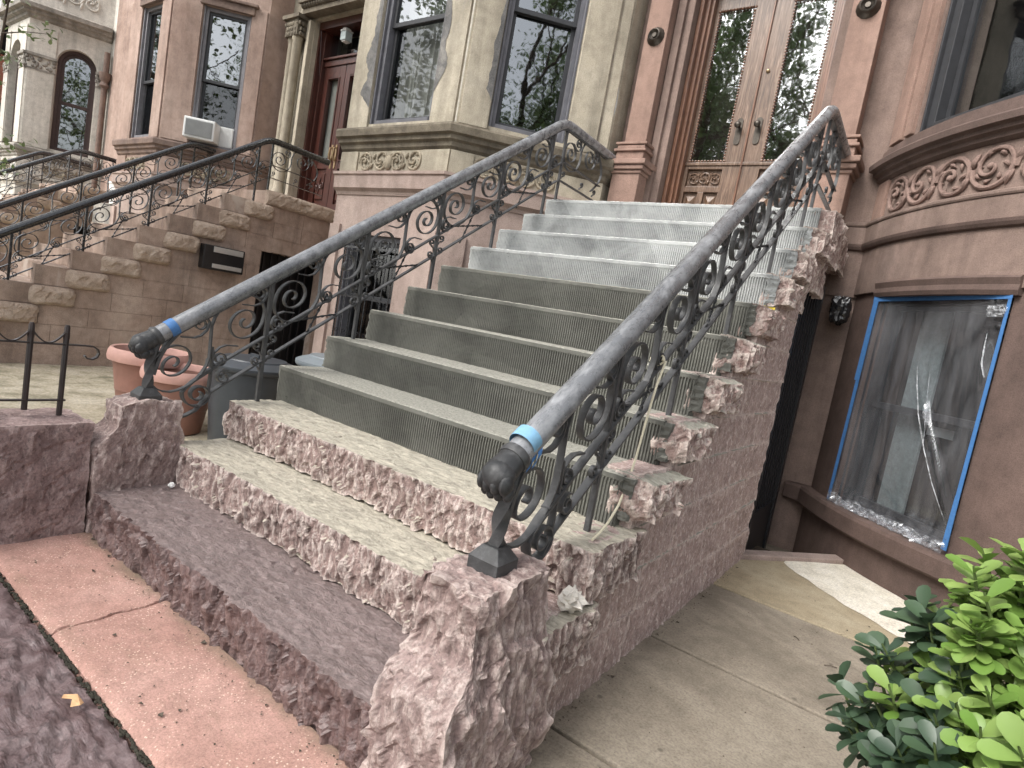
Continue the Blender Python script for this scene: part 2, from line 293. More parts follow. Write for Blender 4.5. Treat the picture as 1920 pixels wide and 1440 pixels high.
# ---------------------------------------------------------------- mesh builder
class MB:
    def __init__(s): s.v = []; s.f = []; s.mi = []
    def add(s, vs, fs, mi=0):
        n = len(s.v); s.v += [tuple(a) for a in vs]; s.f += [tuple(n + i for i in f) for f in fs]; s.mi += [mi] * len(fs); return s
    def box(s, x0, x1, y0, y1, z0, z1, mi=0):
        v = [(x, y, z) for z in (z0, z1) for y in (y0, y1) for x in (x0, x1)]
        return s.add(v, [(0, 2, 3, 1), (4, 5, 7, 6), (0, 1, 5, 4), (2, 6, 7, 3), (0, 4, 6, 2), (1, 3, 7, 5)], mi)
    def fbox(s, fr, u0, u1, w0, w1, z0, z1, mi=0):
        v = [fr(u, w, z) for z in (z0, z1) for w in (w1, w0) for u in (u0, u1)]
        return s.add(v, [(0, 2, 3, 1), (4, 5, 7, 6), (0, 1, 5, 4), (2, 6, 7, 3), (0, 4, 6, 2), (1, 3, 7, 5)], mi)
    def tube(s, pts, r, n=8, caps=True, mi=0):
        pts = [Vector(p) for p in pts]; L = len(pts)
        rs = r if hasattr(r, '__len__') else [r] * L
        t0 = (pts[1] - pts[0]).normalized(); a = Vector((0, 0, 1)) if abs(t0.z) < .9 else Vector((1, 0, 0))
        nrm = t0.cross(a).normalized(); vs = []
        for i, p in enumerate(pts):
            t = (pts[min(i + 1, L - 1)] - pts[max(i - 1, 0)])
            if t.length < 1e-9: t = t0.copy()
            t.normalize(); nrm = (nrm - t * nrm.dot(t)).normalized(); bn = t.cross(nrm)
            for k in range(n):
                an = 2 * PI * k / n; vs.append(p + (nrm * math.cos(an) + bn * math.sin(an)) * rs[i])
        fs = [(i * n + k, i * n + (k + 1) % n, (i + 1) * n + (k + 1) % n, (i + 1) * n + k) for i in range(L - 1) for k in range(n)]
        if caps: fs += [tuple(range(n - 1, -1, -1)), tuple((L - 1) * n + k for k in range(n))]
        return s.add(vs, fs, mi)
    def ribbon(s, pts, w, t, x0=0.0, close=False):
        """flat bar bent in the y-z plane; pts are (y, z); w is across (x), t in plane"""
        L = len(pts); vs = []
        for i, (y, z) in enumerate(pts):
            a = pts[max(i - 1, 0)]; b = pts[min(i + 1, L - 1)]
            dy, dz = b[0] - a[0], b[1] - a[1]; l = math.hypot(dy, dz) or 1; ny, nz = -dz / l, dy / l
            for sx, sn in ((-1, -1), (1, -1), (1, 1), (-1, 1)): vs.append((x0 + sx * w / 2, y + ny * sn * t / 2, z + nz * sn * t / 2))
        fs = [(i * 4 + k, i * 4 + (k + 1) % 4, (i + 1) * 4 + (k + 1) % 4, (i + 1) * 4 + k) for i in range(L - 1) for k in range(4)]
        fs += [(3, 2, 1, 0), ((L - 1) * 4, (L - 1) * 4 + 1, (L - 1) * 4 + 2, (L - 1) * 4 + 3)]
        return s.add(vs, fs)
    def lathe(s, c, prof, n=24, mi=0):
        vs = []; 
        for r, z in prof:
            for k in range(n): a = 2 * PI * k / n; vs.append((c[0] + r * math.cos(a), c[1] + r * math.sin(a), c[2] + z))
        L = len(prof)
        fs = [(i * n + k, i * n + (k + 1) % n, (i + 1) * n + (k + 1) % n, (i + 1) * n + k) for i in range(L - 1) for k in range(n)]
        fs += [tuple(range(n - 1, -1, -1)), tuple((L - 1) * n + k for k in range(n))]
        return s.add(vs, fs, mi)
    def prism(s, poly, z0, z1, mi=0):
        n = len(poly); vs = [(x, y, z0) for x, y in poly] + [(x, y, z1) for x, y in poly]
        return s.add(vs, [tuple(range(n - 1, -1, -1)), tuple(range(n, 2 * n))] + [(i, (i + 1) % n, n + (i + 1) % n, n + i) for i in range(n)], mi)
    def sweep(s, path, prof, mi=0):
        """closed profile [(w outward, z)] swept along an xy path with mitred corners; outward is right-hand normal (dy,-dx)"""
        L = len(path); m = len(prof); vs = []
        for i in range(L):
            def nr(a, b):
                dx, dy = b[0] - a[0], b[1] - a[1]; l = math.hypot(dx, dy); return (dy / l, -dx / l)
            if i == 0: n0 = nr(path[0], path[1]); k = 1
            elif i == L - 1: n0 = nr(path[-2], path[-1]); k = 1
            else:
                a = nr(path[i - 1], path[i]); b = nr(path[i], path[i + 1]); n0 = (a[0] + b[0], a[1] + b[1])
                l = math.hypot(*n0); n0 = (n0[0] / l, n0[1] / l); k = 1 / max(.3, n0[0] * a[0] + n0[1] * a[1])
            for w, z in prof: vs.append((path[i][0] + n0[0] * w * k, path[i][1] + n0[1] * w * k, z))
        fs = [(i * m + j, (i + 1) * m + j, (i + 1) * m + (j + 1) % m, i * m + (j + 1) % m) for i in range(L - 1) for j in range(m)]
        fs += [tuple(range(m)), tuple((L - 1) * m + j for j in range(m - 1, -1, -1))]
        return s.add(vs, fs, mi)
    def blob(s, c, r, seg=12, ring=8, fn=None, mi=0):
        vs = []
        for i in range(ring + 1):
            th = PI * i / ring
            for k in range(seg):
                a = 2 * PI * k / seg; d = Vector((math.sin(th) * math.cos(a), math.sin(th) * math.sin(a), math.cos(th)))
                q = fn(d) if fn else 1
                rr = r if hasattr(r, '__len__') else (r, r, r)
                vs.append((c[0] + d.x * rr[0] * q, c[1] + d.y * rr[1] * q, c[2] + d.z * rr[2] * q))
        fs = [(i * seg + k, (i + 1) * seg + k, (i + 1) * seg + (k + 1) % seg, i * seg + (k + 1) % seg) for i in range(ring) for k in range(seg)]
        return s.add(vs, fs, mi)
    def build(s, name, m, parent=None, smooth=False, bev=0):
        me = bpy.data.meshes.new(name)
        off = Vector((0, 0, 0)); p = parent
        while p is not None: off += p.location; p = p.parent
        me.from_pydata([tuple(Vector(a) - off) for a in s.v], [], s.f)
        ms = m if isinstance(m, (list, tuple)) else [m]
        for q in ms: me.materials.append(q)
        if len(ms) > 1: me.polygons.foreach_set('material_index', s.mi)
        bm = bmesh.new(); bm.from_mesh(me)
        bmesh.ops.remove_doubles(bm, verts=bm.verts, dist=1e-6)
        bmesh.ops.recalc_face_normals(bm, faces=bm.faces); bm.to_mesh(me); bm.free()
        if smooth:
            me.polygons.foreach_set('use_smooth', [True] * len(me.polygons)); me.set_sharp_from_angle(angle=R(38))
        o = bpy.data.objects.new(name, me); COL.objects.link(o)
        if parent is not None: o.parent = parent
        if bev:
            b = o.modifiers.new('bevel', 'BEVEL'); b.width = bev; b.segments = 2; b.limit_method = 'ANGLE'; b.angle_limit = R(35)
        return o

def tag(o, label, cat, group=None):
    o['label'] = label; o['category'] = cat
    if group: o['group'] = group
    return o
def thing(name, label, cat, loc=(0, 0, 0), group=None):
    o = bpy.data.objects.new(name, None); COL.objects.link(o); o.location = loc; o.empty_display_size = .1
    return tag(o, label, cat, group)
def structure(o): o['kind'] = 'structure'; return o
def copy_tree(o, parent=None):
    c = o.copy(); COL.objects.link(c); c.parent = parent
    for ch in list(o.children): copy_tree(ch, c)
    return c
def frame(P, Q):
    dx, dy = Q[0] - P[0], Q[1] - P[1]; l = math.hypot(dx, dy); dx /= l; dy /= l
    f = lambda u, w, z: (P[0] + dx * u + dy * w, P[1] + dy * u - dx * w, z)
    return f, l

# ---------------------------------------------------------------- chiselled rock
def chisel(p, freq=24, amp=.012, zs=.6):
    q = Vector((p.x, p.y, p.z * zs)) * freq
    d, pts = noise.voronoi(q)
    c = noise.cell_vector(pts[0] * 7.31)
    r = q - pts[0]
    k = min(1.0, (d[1] - d[0]) * 6.5)
    return k * amp * ((c.x - .5) * .9 + r.dot(Vector((c.y - .5, c.z - .5, c.x - .5))) * 1.5)
def rock(mb, x0, x1, y0, y1, z0, z1, res=.012, amp=None, freq=24, zs=.6, warp=.02, skip=(), prof=None, seed=0, groove=0.0):
    """box lattice whose surface is pushed along its normals by chisel facets; amp per side: dict or number"""
    A = {'x-': .01, 'x+': .01, 'y-': .01, 'y+': .01, 'z-': .006, 'z+': .004}
    if isinstance(amp, dict): A.update(amp)
    elif amp is not None: A = {k: amp for k in A}
    nx, ny, nz = [max(1, int(round((b - a) / res))) for a, b in ((x0, x1), (y0, y1), (z0, z1))]
    idx = {}; vs = []; so = Vector((seed * 3.17, seed * 1.73, seed * 2.31))
    def vid(i, j, k):
        key = (i, j, k)
        if key in idx: return idx[key]
        p = Vector((x0 + (x1 - x0) * i / nx, y0 + (y1 - y0) * j / ny, z0 + (z1 - z0) * k / nz))
        if prof: p = Vector(prof(p))
        d = Vector((0, 0, 0))
        for c, n0, ax, lo, hi in ((i, nx, 0, 'x-', 'x+'), (j, ny, 1, 'y-', 'y+'), (k, nz, 2, 'z-', 'z+')):
            for cond, key2, sg in ((c == 0, lo, -1), (c == n0, hi, 1)):
                if cond and A[key2]:
                    s = chisel(p + so, freq, A[key2] * .95, zs) + (noise.noise((p + so) * 7) * .55 + noise.noise((p + so) * 60) * .16) * A[key2]
                    if groove and ax != 2:
                        h_ = (p.x + p.y) * 1.0
                        s += groove * .6 * A[key2] * noise.noise(Vector((h_ * 52 + p.z * 17, p.z * 9 - h_ * 3, 2.0)) + so)
                    d[ax] += sg * s
        idx[key] = len(vs); vs.append(p + d); return idx[key]
    fs = []
    def face(rng1, rng2, f):
        for a in range(rng1):
            for b in range(rng2): fs.append((vid(*f(a, b)), vid(*f(a + 1, b)), vid(*f(a + 1, b + 1)), vid(*f(a, b + 1))))
    if 'x-' not in skip: face(ny, nz, lambda a, b: (0, a, b))
    if 'x+' not in skip: face(ny, nz, lambda a, b: (nx, a, b))
    if 'y-' not in skip: face(nx, nz, lambda a, b: (a, 0, b))
    if 'y+' not in skip: face(nx, nz, lambda a, b: (a, ny, b))
    if 'z-' not in skip: face(nx, ny, lambda a, b: (a, b, 0))
    if 'z+' not in skip: face(nx, ny, lambda a, b: (a, b, nz))
    return mb.add(vs, fs)

# ---------------------------------------------------------------- setting: ground
def sheet(name, x0, x1, y0, y1, z, m, res=None, fn=None):
    mb = MB()
    if res is None: mb.add([(x0, y0, z), (x1, y0, z), (x1, y1, z), (x0, y1, z)], [(0, 1, 2, 3)])
    else:
        nx, ny = int((x1 - x0) / res), int((y1 - y0) / res)
        vs = [(x0 + (x1 - x0) * i / nx, y0 + (y1 - y0) * j / ny, 0) for j in range(ny + 1) for i in range(nx + 1)]
        vs = [(x, y, z + fn(x, y)) for x, y, _ in vs]
        mb.add(vs, [(j * (nx + 1) + i, j * (nx + 1) + i + 1, (j + 1) * (nx + 1) + i + 1, (j + 1) * (nx + 1) + i) for j in range(ny) for i in range(nx)])
    return structure(mb.build(name, m, None, smooth=bool(res)))
sheet('ground', -400, 400, -400, 400, -.26, M['road'])
sheet('road', -60, 60, -14, -5.2, -.12, M['road'])
mb = MB(); mb.box(-60, 60, -5.2, -5.0, -.25, -.008); structure(mb.build('kerb', M['slab']))
mb = MB(); mb.box(-60, -.2, -5.0, -1.6, -.25, -.012); mb.box(2.6, 60, -5.0, -.36, -.25, -.012); mb.box(-.2, 2.6, -5.0, -1.6, -.25, -.012); structure(mb.build('pavement', M['slab']))
def cleft(x, y):
    a = noise.noise(Vector((x * 6 - y * 3, y * 26 + x * 9, .3))) ; b = noise.noise(Vector((x * 16 - y * 8, y * 48 + x * 16, 1.7)))
    st = math.floor((a * .9 + b * .3) * 3.2) / 3.2
    return .012 * st + .007 * b + .0022 * noise.noise(Vector((x * 60, y * 60, 0)))
sheet('slate_pavement', .06, 2.6, -1.6, -.37, -.012, M['slate'], .0085, cleft)
# pink concrete band with a crack and a ragged edge
def pink(x, y):
    e = min(y + .36, .045) / .045
    ck = .795 + .012 * noise.noise(Vector((y * 14, 0, 0))) + .004 * noise.noise(Vector((y * 70, 2, 0)))
    c = -.03 * math.exp(-((x - ck) / .0028) ** 2)
    return .004 * noise.noise(Vector((x * 5, y * 9, 0))) + .0016 * noise.noise(Vector((x * 110, y * 110, 0))) + c - .012 * max(0, 1 - e) ** 3
mb = MB()
xs = [.1 + i * .012 for i in range(58)] + [.79 + i * .0022 for i in range(14)] + [.826 + i * .012 for i in range(112)]
ys = [-.36 + j * .01 for j in range(34)]
W_ = len(xs)
mb.add([(x, y + (.004 * noise.noise(Vector((x * 30, 4, 1))) if j == 0 else 0), .008 + pink(x, y)) for j, y in enumerate(ys) for x in xs], [(j * W_ + i, j * W_ + i + 1, (j + 1) * W_ + i + 1, (j + 1) * W_ + i) for j in range(len(ys) - 1) for i in range(W_ - 1)])
mb.add([(x, -.36, -.05) for x in xs] + [(x, -.36 + .004 * noise.noise(Vector((x * 30, 4, 1))), .008 + pink(x, -.36)) for x in xs], [(i, i + 1, W_ + i + 1, W_ + i) for i in range(W_ - 1)])
structure(mb.build('pink_kerb_band', M['pink'], None, smooth=True))
# moss in the joint
mb = MB()
for i in range(420):
    x = random.uniform(.1, 2.2); mb.blob((x, -.367 + random.uniform(-.008, .004), -.006), (random.uniform(.003, .012), .005, random.uniform(.002, .006)), 5, 3)
o = mb.build('joint_moss', plain('joint_moss', (.035, .032, .022), .95, 0, .4, 60)); o['kind'] = 'stuff'; 
# slabs of the path beside the stoop
JO = [-.36, .503, 1.307, 2.136]
for i in range(3):
    mb = MB(); mb.box(1.9, 4.6, JO[i] + .009, JO[i + 1] - .009, -.1, 0); o = mb.build('path_slab', M['slab'], bev=.006); structure(o)
mb = MB(); mb.prism([(1.9, 2.146), (4.6, 2.146), (4.6, 2.9), (2.95, 2.94), (2.7, 3.2), (2.55, 3.42), (2.03, 2.70), (1.9, 2.70)], -.1, 0); structure(mb.build('path_slab', M['slab_light'], bev=.006))
# pale patch on the last slab
mb = MB()
edge = [(2.23, 3.0)]
for i in range(25):
    t = i / 24; x = 2.23 + t * .75; y = 2.93 - .62 * t ** .8 + .03 * noise.noise(Vector((x * 9, 0, 0))) + .012 * noise.noise(Vector((x * 40, 0, 5))); edge.append((x, y))
edge += [(3.0, 2.9), (2.95, 2.93), (2.7, 3.19), (2.56, 3.39)]
mb.add([(x, y, .0025) for x, y in edge], [tuple(range(len(edge)))]); structure(mb.build('path_patch', M['slab_white']))
sheet('path_base', 1.85, 4.7, -.37, 3.2, -.03, M['soil'])
# step edge and lower landing by the basement door
mb = MB()
d = Vector((.5, .68)).normalized(); n = Vector((-d.y, d.x))
a = Vector((2.03, 2.70)); b = Vector((2.54, 3.40))
mb.prism([tuple(a), tuple(b), tuple(b + n * .09), tuple(a + n * .09)], -.22, .028)
structure(mb.build('step_kerb', M['tan_base'], bev=.006))
sheet('lower_landing', .0, 2.7, 2.72, 4.0, -.2, M['slab'])
# front yard on the left
def yard(x, y):
    a = noise.noise(Vector((x * 3.5, y * 7, 0))); return .006 * math.floor(a * 4) / 4 + .003 * noise.noise(Vector((x * 20, y * 20, 0)))
sheet('yard_paving', -3.9, .1, -2.0, 3.95, -.004, M['yard'], .035, yard)
sheet('neighbour_yard_paving', -30, -3.9, -2.0, 3.95, -.02, M['yard'])

# ---------------------------------------------------------------- our stoop
stoop = thing('stoop', 'wide stoop under repair, rough stone lower steps and combed grey concrete upper steps', 'stoop', (1.0, 0, 0))
# three rough stone steps
mb = MB(); rock(mb, .1, 1.88, -.035, .36, -.03, .18, .0085, {'y-': .024, 'z+': .007, 'x-': .004}, 27, .5, groove=.9, skip=('y+', 'z-'), seed=1)
mb.build('stone_step', M['rock1'], stoop)
mb = MB(); rock(mb, .07, 2.07, .275, .62, .185, .36, .008, {'y-': .022, 'z+': .005, 'z-': .01, 'x+': .022}, 27, .5, groove=.7, skip=('y+',), seed=2)
mb.build('stone_step', M['rock2'], stoop)
mb = MB(); rock(mb, .03, 2.06, .525, .9, .37, .54, .008, {'y-': .023, 'z+': .0045, 'z-': .012, 'x+': .022, 'x-': .014}, 27, .5, groove=.7, skip=('y+',), seed=3)
mb.build('stone_step', M['rock2'], stoop)
# combed concrete steps
XL, XR = 0.0, 1.985
GP = .0128
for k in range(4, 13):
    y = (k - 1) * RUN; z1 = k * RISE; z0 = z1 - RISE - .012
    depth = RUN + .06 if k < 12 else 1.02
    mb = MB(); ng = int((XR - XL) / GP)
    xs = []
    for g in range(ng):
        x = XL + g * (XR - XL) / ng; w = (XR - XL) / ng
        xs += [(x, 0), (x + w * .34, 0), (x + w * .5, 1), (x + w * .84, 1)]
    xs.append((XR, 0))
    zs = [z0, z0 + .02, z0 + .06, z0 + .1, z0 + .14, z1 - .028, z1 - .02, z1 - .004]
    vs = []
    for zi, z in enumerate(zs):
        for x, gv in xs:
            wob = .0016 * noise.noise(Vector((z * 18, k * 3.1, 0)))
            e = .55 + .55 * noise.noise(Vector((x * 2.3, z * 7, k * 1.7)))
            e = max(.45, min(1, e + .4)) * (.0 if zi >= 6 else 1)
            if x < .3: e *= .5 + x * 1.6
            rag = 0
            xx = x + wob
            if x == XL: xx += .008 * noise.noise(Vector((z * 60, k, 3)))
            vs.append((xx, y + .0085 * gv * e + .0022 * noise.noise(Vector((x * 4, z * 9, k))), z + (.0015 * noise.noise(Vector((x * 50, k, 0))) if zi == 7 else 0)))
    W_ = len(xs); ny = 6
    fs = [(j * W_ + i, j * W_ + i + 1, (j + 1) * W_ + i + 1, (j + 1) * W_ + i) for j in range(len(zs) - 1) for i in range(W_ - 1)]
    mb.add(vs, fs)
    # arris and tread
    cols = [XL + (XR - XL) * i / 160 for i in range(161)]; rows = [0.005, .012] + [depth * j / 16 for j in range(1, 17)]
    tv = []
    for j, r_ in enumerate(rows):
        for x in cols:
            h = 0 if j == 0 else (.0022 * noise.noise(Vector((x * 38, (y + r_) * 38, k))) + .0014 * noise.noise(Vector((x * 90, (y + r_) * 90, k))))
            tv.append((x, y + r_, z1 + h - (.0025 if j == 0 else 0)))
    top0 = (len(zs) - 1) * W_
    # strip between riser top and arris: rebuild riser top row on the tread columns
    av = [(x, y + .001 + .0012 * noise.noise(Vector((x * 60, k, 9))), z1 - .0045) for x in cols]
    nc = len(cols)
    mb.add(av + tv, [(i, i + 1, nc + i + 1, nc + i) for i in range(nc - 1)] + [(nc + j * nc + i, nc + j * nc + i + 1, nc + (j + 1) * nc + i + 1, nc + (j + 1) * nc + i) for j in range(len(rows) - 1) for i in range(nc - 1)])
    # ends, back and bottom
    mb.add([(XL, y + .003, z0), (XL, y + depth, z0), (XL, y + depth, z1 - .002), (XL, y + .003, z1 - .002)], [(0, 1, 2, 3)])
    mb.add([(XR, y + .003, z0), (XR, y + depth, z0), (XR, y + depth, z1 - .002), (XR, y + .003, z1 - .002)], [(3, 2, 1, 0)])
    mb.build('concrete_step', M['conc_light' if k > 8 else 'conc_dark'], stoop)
    # ragged mortar along the left end of the step
    mb = MB(); rock(mb, -.014, .012, y + .006, y + .25, z0 + .02, z1 - .006, .012, {'x-': .012, 'y-': .005}, 50, 1, skip=('y+',), seed=k + 40)
    mb.build('mortar_edge', M['conc_light' if k > 8 else 'conc_dark'], stoop)
    # broken stone end on the right, with a smear of mortar over it
    if k < 12:
        mb = MB()
        rx = 2.075 + random.uniform(-.015, .02)
        def pf(p, y=y, z1=z1, rx=rx):
            t = max(0, (p.x - 1.97) / (rx - 1.97))
            return (p.x, p.y + .02 * t + .012 * math.sin(p.z * 31 + k), p.z - .02 * t * t if p.z > z1 - .08 else p.z + .03 * t)
        rock(mb, 1.95, rx, y + .012, y + .30, z1 - .165, z1 + .004, .010, {'y-': .016, 'x+': .026, 'z+': .008, 'z-': .014}, 26, .8, prof=pf, skip=('y+',), seed=k)
        mb.build('broken_step_end', M['rockend'], stoop)
        mb = MB()
        def pm(p, y=y, z1=z1): 
            s = .0022 * math.sin(p.z * 620 + noise.noise(p * 20) * 2.5)
            return (p.x + .012 * noise.noise(p * 14), p.y + s + .1 * max(0, p.x - 1.985), p.z)
        rock(mb, 1.97, 2.012 + random.uniform(-.004, .01), y + .004, y + .12, z1 - .15, z1 - .006, .0075, {'y-': .006, 'x+': .012, 'z+': .004}, 34, 1, prof=pm, skip=('y+',), seed=k + 20)
        mb.build('mortar_smear', M['conc_light' if k > 8 else 'conc_dark'], stoop)
# rough side wall in courses
mb = MB(); ZC = [-.03, .19, .365, .54, .73, .905, 1.085, 1.26, 1.44, 1.62, 1.80]
for i in range(len(ZC) - 1):
    z0, z1 = ZC[i], ZC[i + 1]
    ys_ = .32 if i == 0 else (.36 if i == 1 else (.6 if i == 2 else (i) * RUN + .04))
    yb = [ys_]; rr = random.Random(i * 5 + 3)
    while yb[-1] < 2.70 - .3: yb.append(min(2.74, yb[-1] + rr.uniform(.5, 1.3)))
    yb[-1] = 2.74
    for j in range(len(yb) - 1):
        if yb[j + 1] - yb[j] < .02: continue
        gp = rr.choice((.0002, .0002, .0003, .0004, .0025))
        rock(mb, 1.9, 2.028 + rr.uniform(-.003, .004), yb[j] + gp, yb[j + 1] - gp, z0 + gp * .7, z1 - gp * .7, .0115, {'x+': .0068, 'y-': .002, 'y+': .002, 'z+': .0008, 'z-': .0008}, 32, .5, groove=2.2, skip=('x-',), seed=60 + i * 7 + j)
mb.build('side_wall', M['sidewall'], stoop)
mb = MB()
for i in range(2, len(ZC) - 1):
    y = i * RUN + .12; rr = random.Random(i + 50)
    while y < 2.6:
        L = rr.uniform(.25, .7); n = int(L / .02); vs = []
        for k in range(n + 1):
            yy = min(2.735, y + L * k / n); z = ZC[i] + .004 * noise.noise(Vector((yy * 6, i, 0))); hw = .0028 * (1 + .6 * noise.noise(Vector((yy * 40, i, 2)))) * (1 if 0 < k < n else .2)
            xx = 2.0335 + .002 * noise.noise(Vector((yy * 30, i, 4)))
            vs += [(xx - .012, yy, z - hw - .002), (xx, yy, z), (xx - .012, yy, z + hw + .002)]
        mb.add(vs, [(k * 3, k * 3 + 3, k * 3 + 4, k * 3 + 1) for k in range(n)] + [(k * 3 + 1, k * 3 + 4, k * 3 + 5, k * 3 + 2) for k in range(n)])
        y += L + rr.uniform(.02, .5)
mb.build('mortar_joint', M['rockend'], stoop)
# hollow core behind the wall, and the left flank
mb = MB(); mb.box(.08, 1.9, .64, 2.7, -.02, .5)
for k in range(4, 12): mb.box(.02, 1.93, (k - 1) * RUN + .05, 2.7, (k - 1) * RISE - .05, k * RISE - .03)
mb.build('core', M['nstoop'], stoop)
# landing edge: broken overhanging lumps under the last steps
mb = MB()
for s_, (x0, x1, y0, y1, z0, z1) in enumerate(((1.94, 2.05, 2.70, 3.0, 1.66, 1.93), (1.93, 2.075, 2.965, 3.36, 1.86, 2.15), (1.93, 2.05, 3.0, 3.22, 1.66, 1.9), (1.94, 2.04, 3.36, 3.88, 1.92, 2.14), (1.93, 2.04, 2.7, 2.84, 1.5, 1.7))):
    rock(mb, x0, x1, y0, y1, z0, z1, .012, {'x+': .022, 'y-': .018, 'z-': .03, 'z+': .008}, 17, .7, seed=90 + s_)
mb.build('broken_landing_edge', M['rockend'], stoop)
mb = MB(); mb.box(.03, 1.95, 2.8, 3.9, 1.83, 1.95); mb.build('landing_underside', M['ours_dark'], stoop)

# newel piers of rough stone
def pier_prof(sgn):
    def f(p):
        t = p.z / .55
        sh = max(0, min(1, (p.z - .33) / .06)); sh = sh * sh * (3 - 2 * sh)
        return p
    return f
pr = thing('stone_pier', 'rough chiselled stone pier under the right hand newel post, in the foreground', 'pier', (1.98, .1, 0))
def prR(p):
    x, y, z = p
    s = max(0, min(1, (z - .3) / .1)); s = s * s * (3 - 2 * s)
    cx, cy = 1.985, .1
    kx = 1 - .14 * s - .05 * z; 
    yy = y if y > .1 else .1 + (y - .1) * (1 - .5 * s - .1 * z)
    return (cx + (x - cx) * kx + .02 * math.sin(z * 9), yy, z)
mb = MB(); rock(mb, 1.862, 2.085, -.1, .32, -.02, .545, .0085, {'x-': .021, 'x+': .023, 'y-': .026, 'z+': .014, 'y+': .01}, 23, .6, prof=prR, groove=.55, skip=('z-',), seed=5)
mb.build('pier_block', M['rockpier'], pr)
pl = thing('stone_pier', 'rough chiselled stone pier under the left hand newel post, beside the low wall', 'pier', (.1, .1, 0))
def prL(p):
    x, y, z = p
    s = max(0, min(1, (z - .36) / .1)); s = s * s * (3 - 2 * s)
    yy = .17 + (y - .17) * (1 - .3 * s)
    if y < .1: yy = .1 + (y - .1) * (1 - .5 * s)
    xx = x if x > .06 else .06 + (x - .06) * (1 - .45 * s)
    return (xx, yy, z + .03 * (1 - abs(y - .15) / .2) * s)
mb = MB(); rock(mb, -.1, .125, -.045, .3, -.02, .535, .011, {'x+': .014, 'y-': .016, 'z+': .014, 'x-': .014, 'y+': .012}, 20, .6, prof=prL, groove=.5, skip=('z-',), seed=6)
mb.build('pier_block', M['rockpier'], pl)
# low wall running to the street
lw = thing('low_wall', 'low dark purple stone wall under the short iron fence', 'wall', (-.05, -.6, 0))
mb = MB()
for j, (a, b) in enumerate(((-.78, -.055), (-1.6, -.79))):
    rock(mb, -.18, .105, a, b, -.03, .462, .012, {'x+': .011, 'z+': .009, 'y-': .005, 'y+': .005}, 17, .8, groove=.15, skip=('z-', 'x-'), seed=10 + j)
mb.build('wall_block', M['rockpier2'], lw)

# ---------------------------------------------------------------- iron railings
S0, S1_ = .87, .685
def zb1(y): return .87 + .685 * (y - .66)
def zb2(y): return .75 + .68 * (y - .66)
def zh(y): return 1.175 + .69 * (y - .66)
RK = [(0, .158), (90, .128), (180, .088), (270, .084), (360, .075), (450, .054), (540, .040), (630, .034), (720, .022), (780, .014)]
def rint(a):
    for (a0, r0), (a1, r1) in zip(RK, RK[1:]):
        if a <= a1: t = (a - a0) / (a1 - a0); return r0 + (r1 - r0) * t
    return RK[-1][1]
def s_path(sl):
    """S scroll about the stem centre (0,0) in (y,z): half one hangs on the lower left, half two mirrors it"""
    half = []
    for i in range(0, 53):
        a = 780 * i / 52; r_ = rint(a); an = -R(a)
        half.append((-.155 + r_ * math.cos(an) * 1.0, -.03 - .155 * sl * .76 + r_ * math.sin(an) * .98 + sl * .35 * r_ * math.cos(an)))
    return [half[i] for i in range(52, -1, -1)] + [(-a, -b) for a, b in half]
def curl_path(sl, sg=1):
    pts = []
    tail = [(-.125, -.022), (-.1, -.035), (-.07, -.052), (-.04, -.056), (-.016, -.042), (-.008, -.012)]
    c = (-.045, .0)
    for a, b in tail: pts.append((a, b + sl * (a + .045) * .8))
    for i in range(1, 26):
        a = R(10 + 560 * i / 25); r_ = .038 * (1 - .74 * i / 25)
        pts.append((c[0] + r_ * math.cos(a), c[1] + r_ * math.sin(a)))
    return [(p[0] * sg, p[1] * sg) for p in pts]
def small_curl():
    pts = [(-.004, -.045), (-.012, -.03), (-.03, -.026)]
    for i in range(0, 20):
        a = R(-60 - 470 * i / 19); r_ = .022 * (1 - .7 * i / 19); pts.append((-.03 + r_ * math.cos(a), 0 + r_ * math.sin(a)))
    return pts
MESH = {}
def shared(key, maker, m):
    k = key + m.name
    if k not in MESH:
        mb = MB(); maker(mb); o = mb.build(key, m, None, smooth=True); MESH[k] = o.data; bpy.data.objects.remove(o)
    return MESH[k]
def put(name, data, parent, loc, rot=None):
    o = bpy.data.objects.new(name, data); COL.objects.link(o); o.parent = parent
    o.location = Vector(loc) - parent.location
    if rot: o.rotation_euler = rot
    return o
def twist_bar(mb, p, q, r_=.006, turns=3):
    p, q = Vector(p), Vector(q); n = 26; d = q - p; t = d.normalized(); a = t.cross(Vector((1, 0, 0))).normalized(); x = Vector((1, 0, 0))
    vs = []
    for i in range(n + 1):
        c = p + d * i / n; an = turns * 2 * PI * i / n
        for k in range(4): vs.append(c + (x * math.cos(an + k * PI / 2) + a * math.sin(an + k * PI / 2)) * r_ * (1.25 if k % 2 else .8))
    mb.add(vs, [(i * 4 + k, i * 4 + (k + 1) % 4, i * 4 + 4 + (k + 1) % 4, i * 4 + 4 + k) for i in range(n) for k in range(4)])

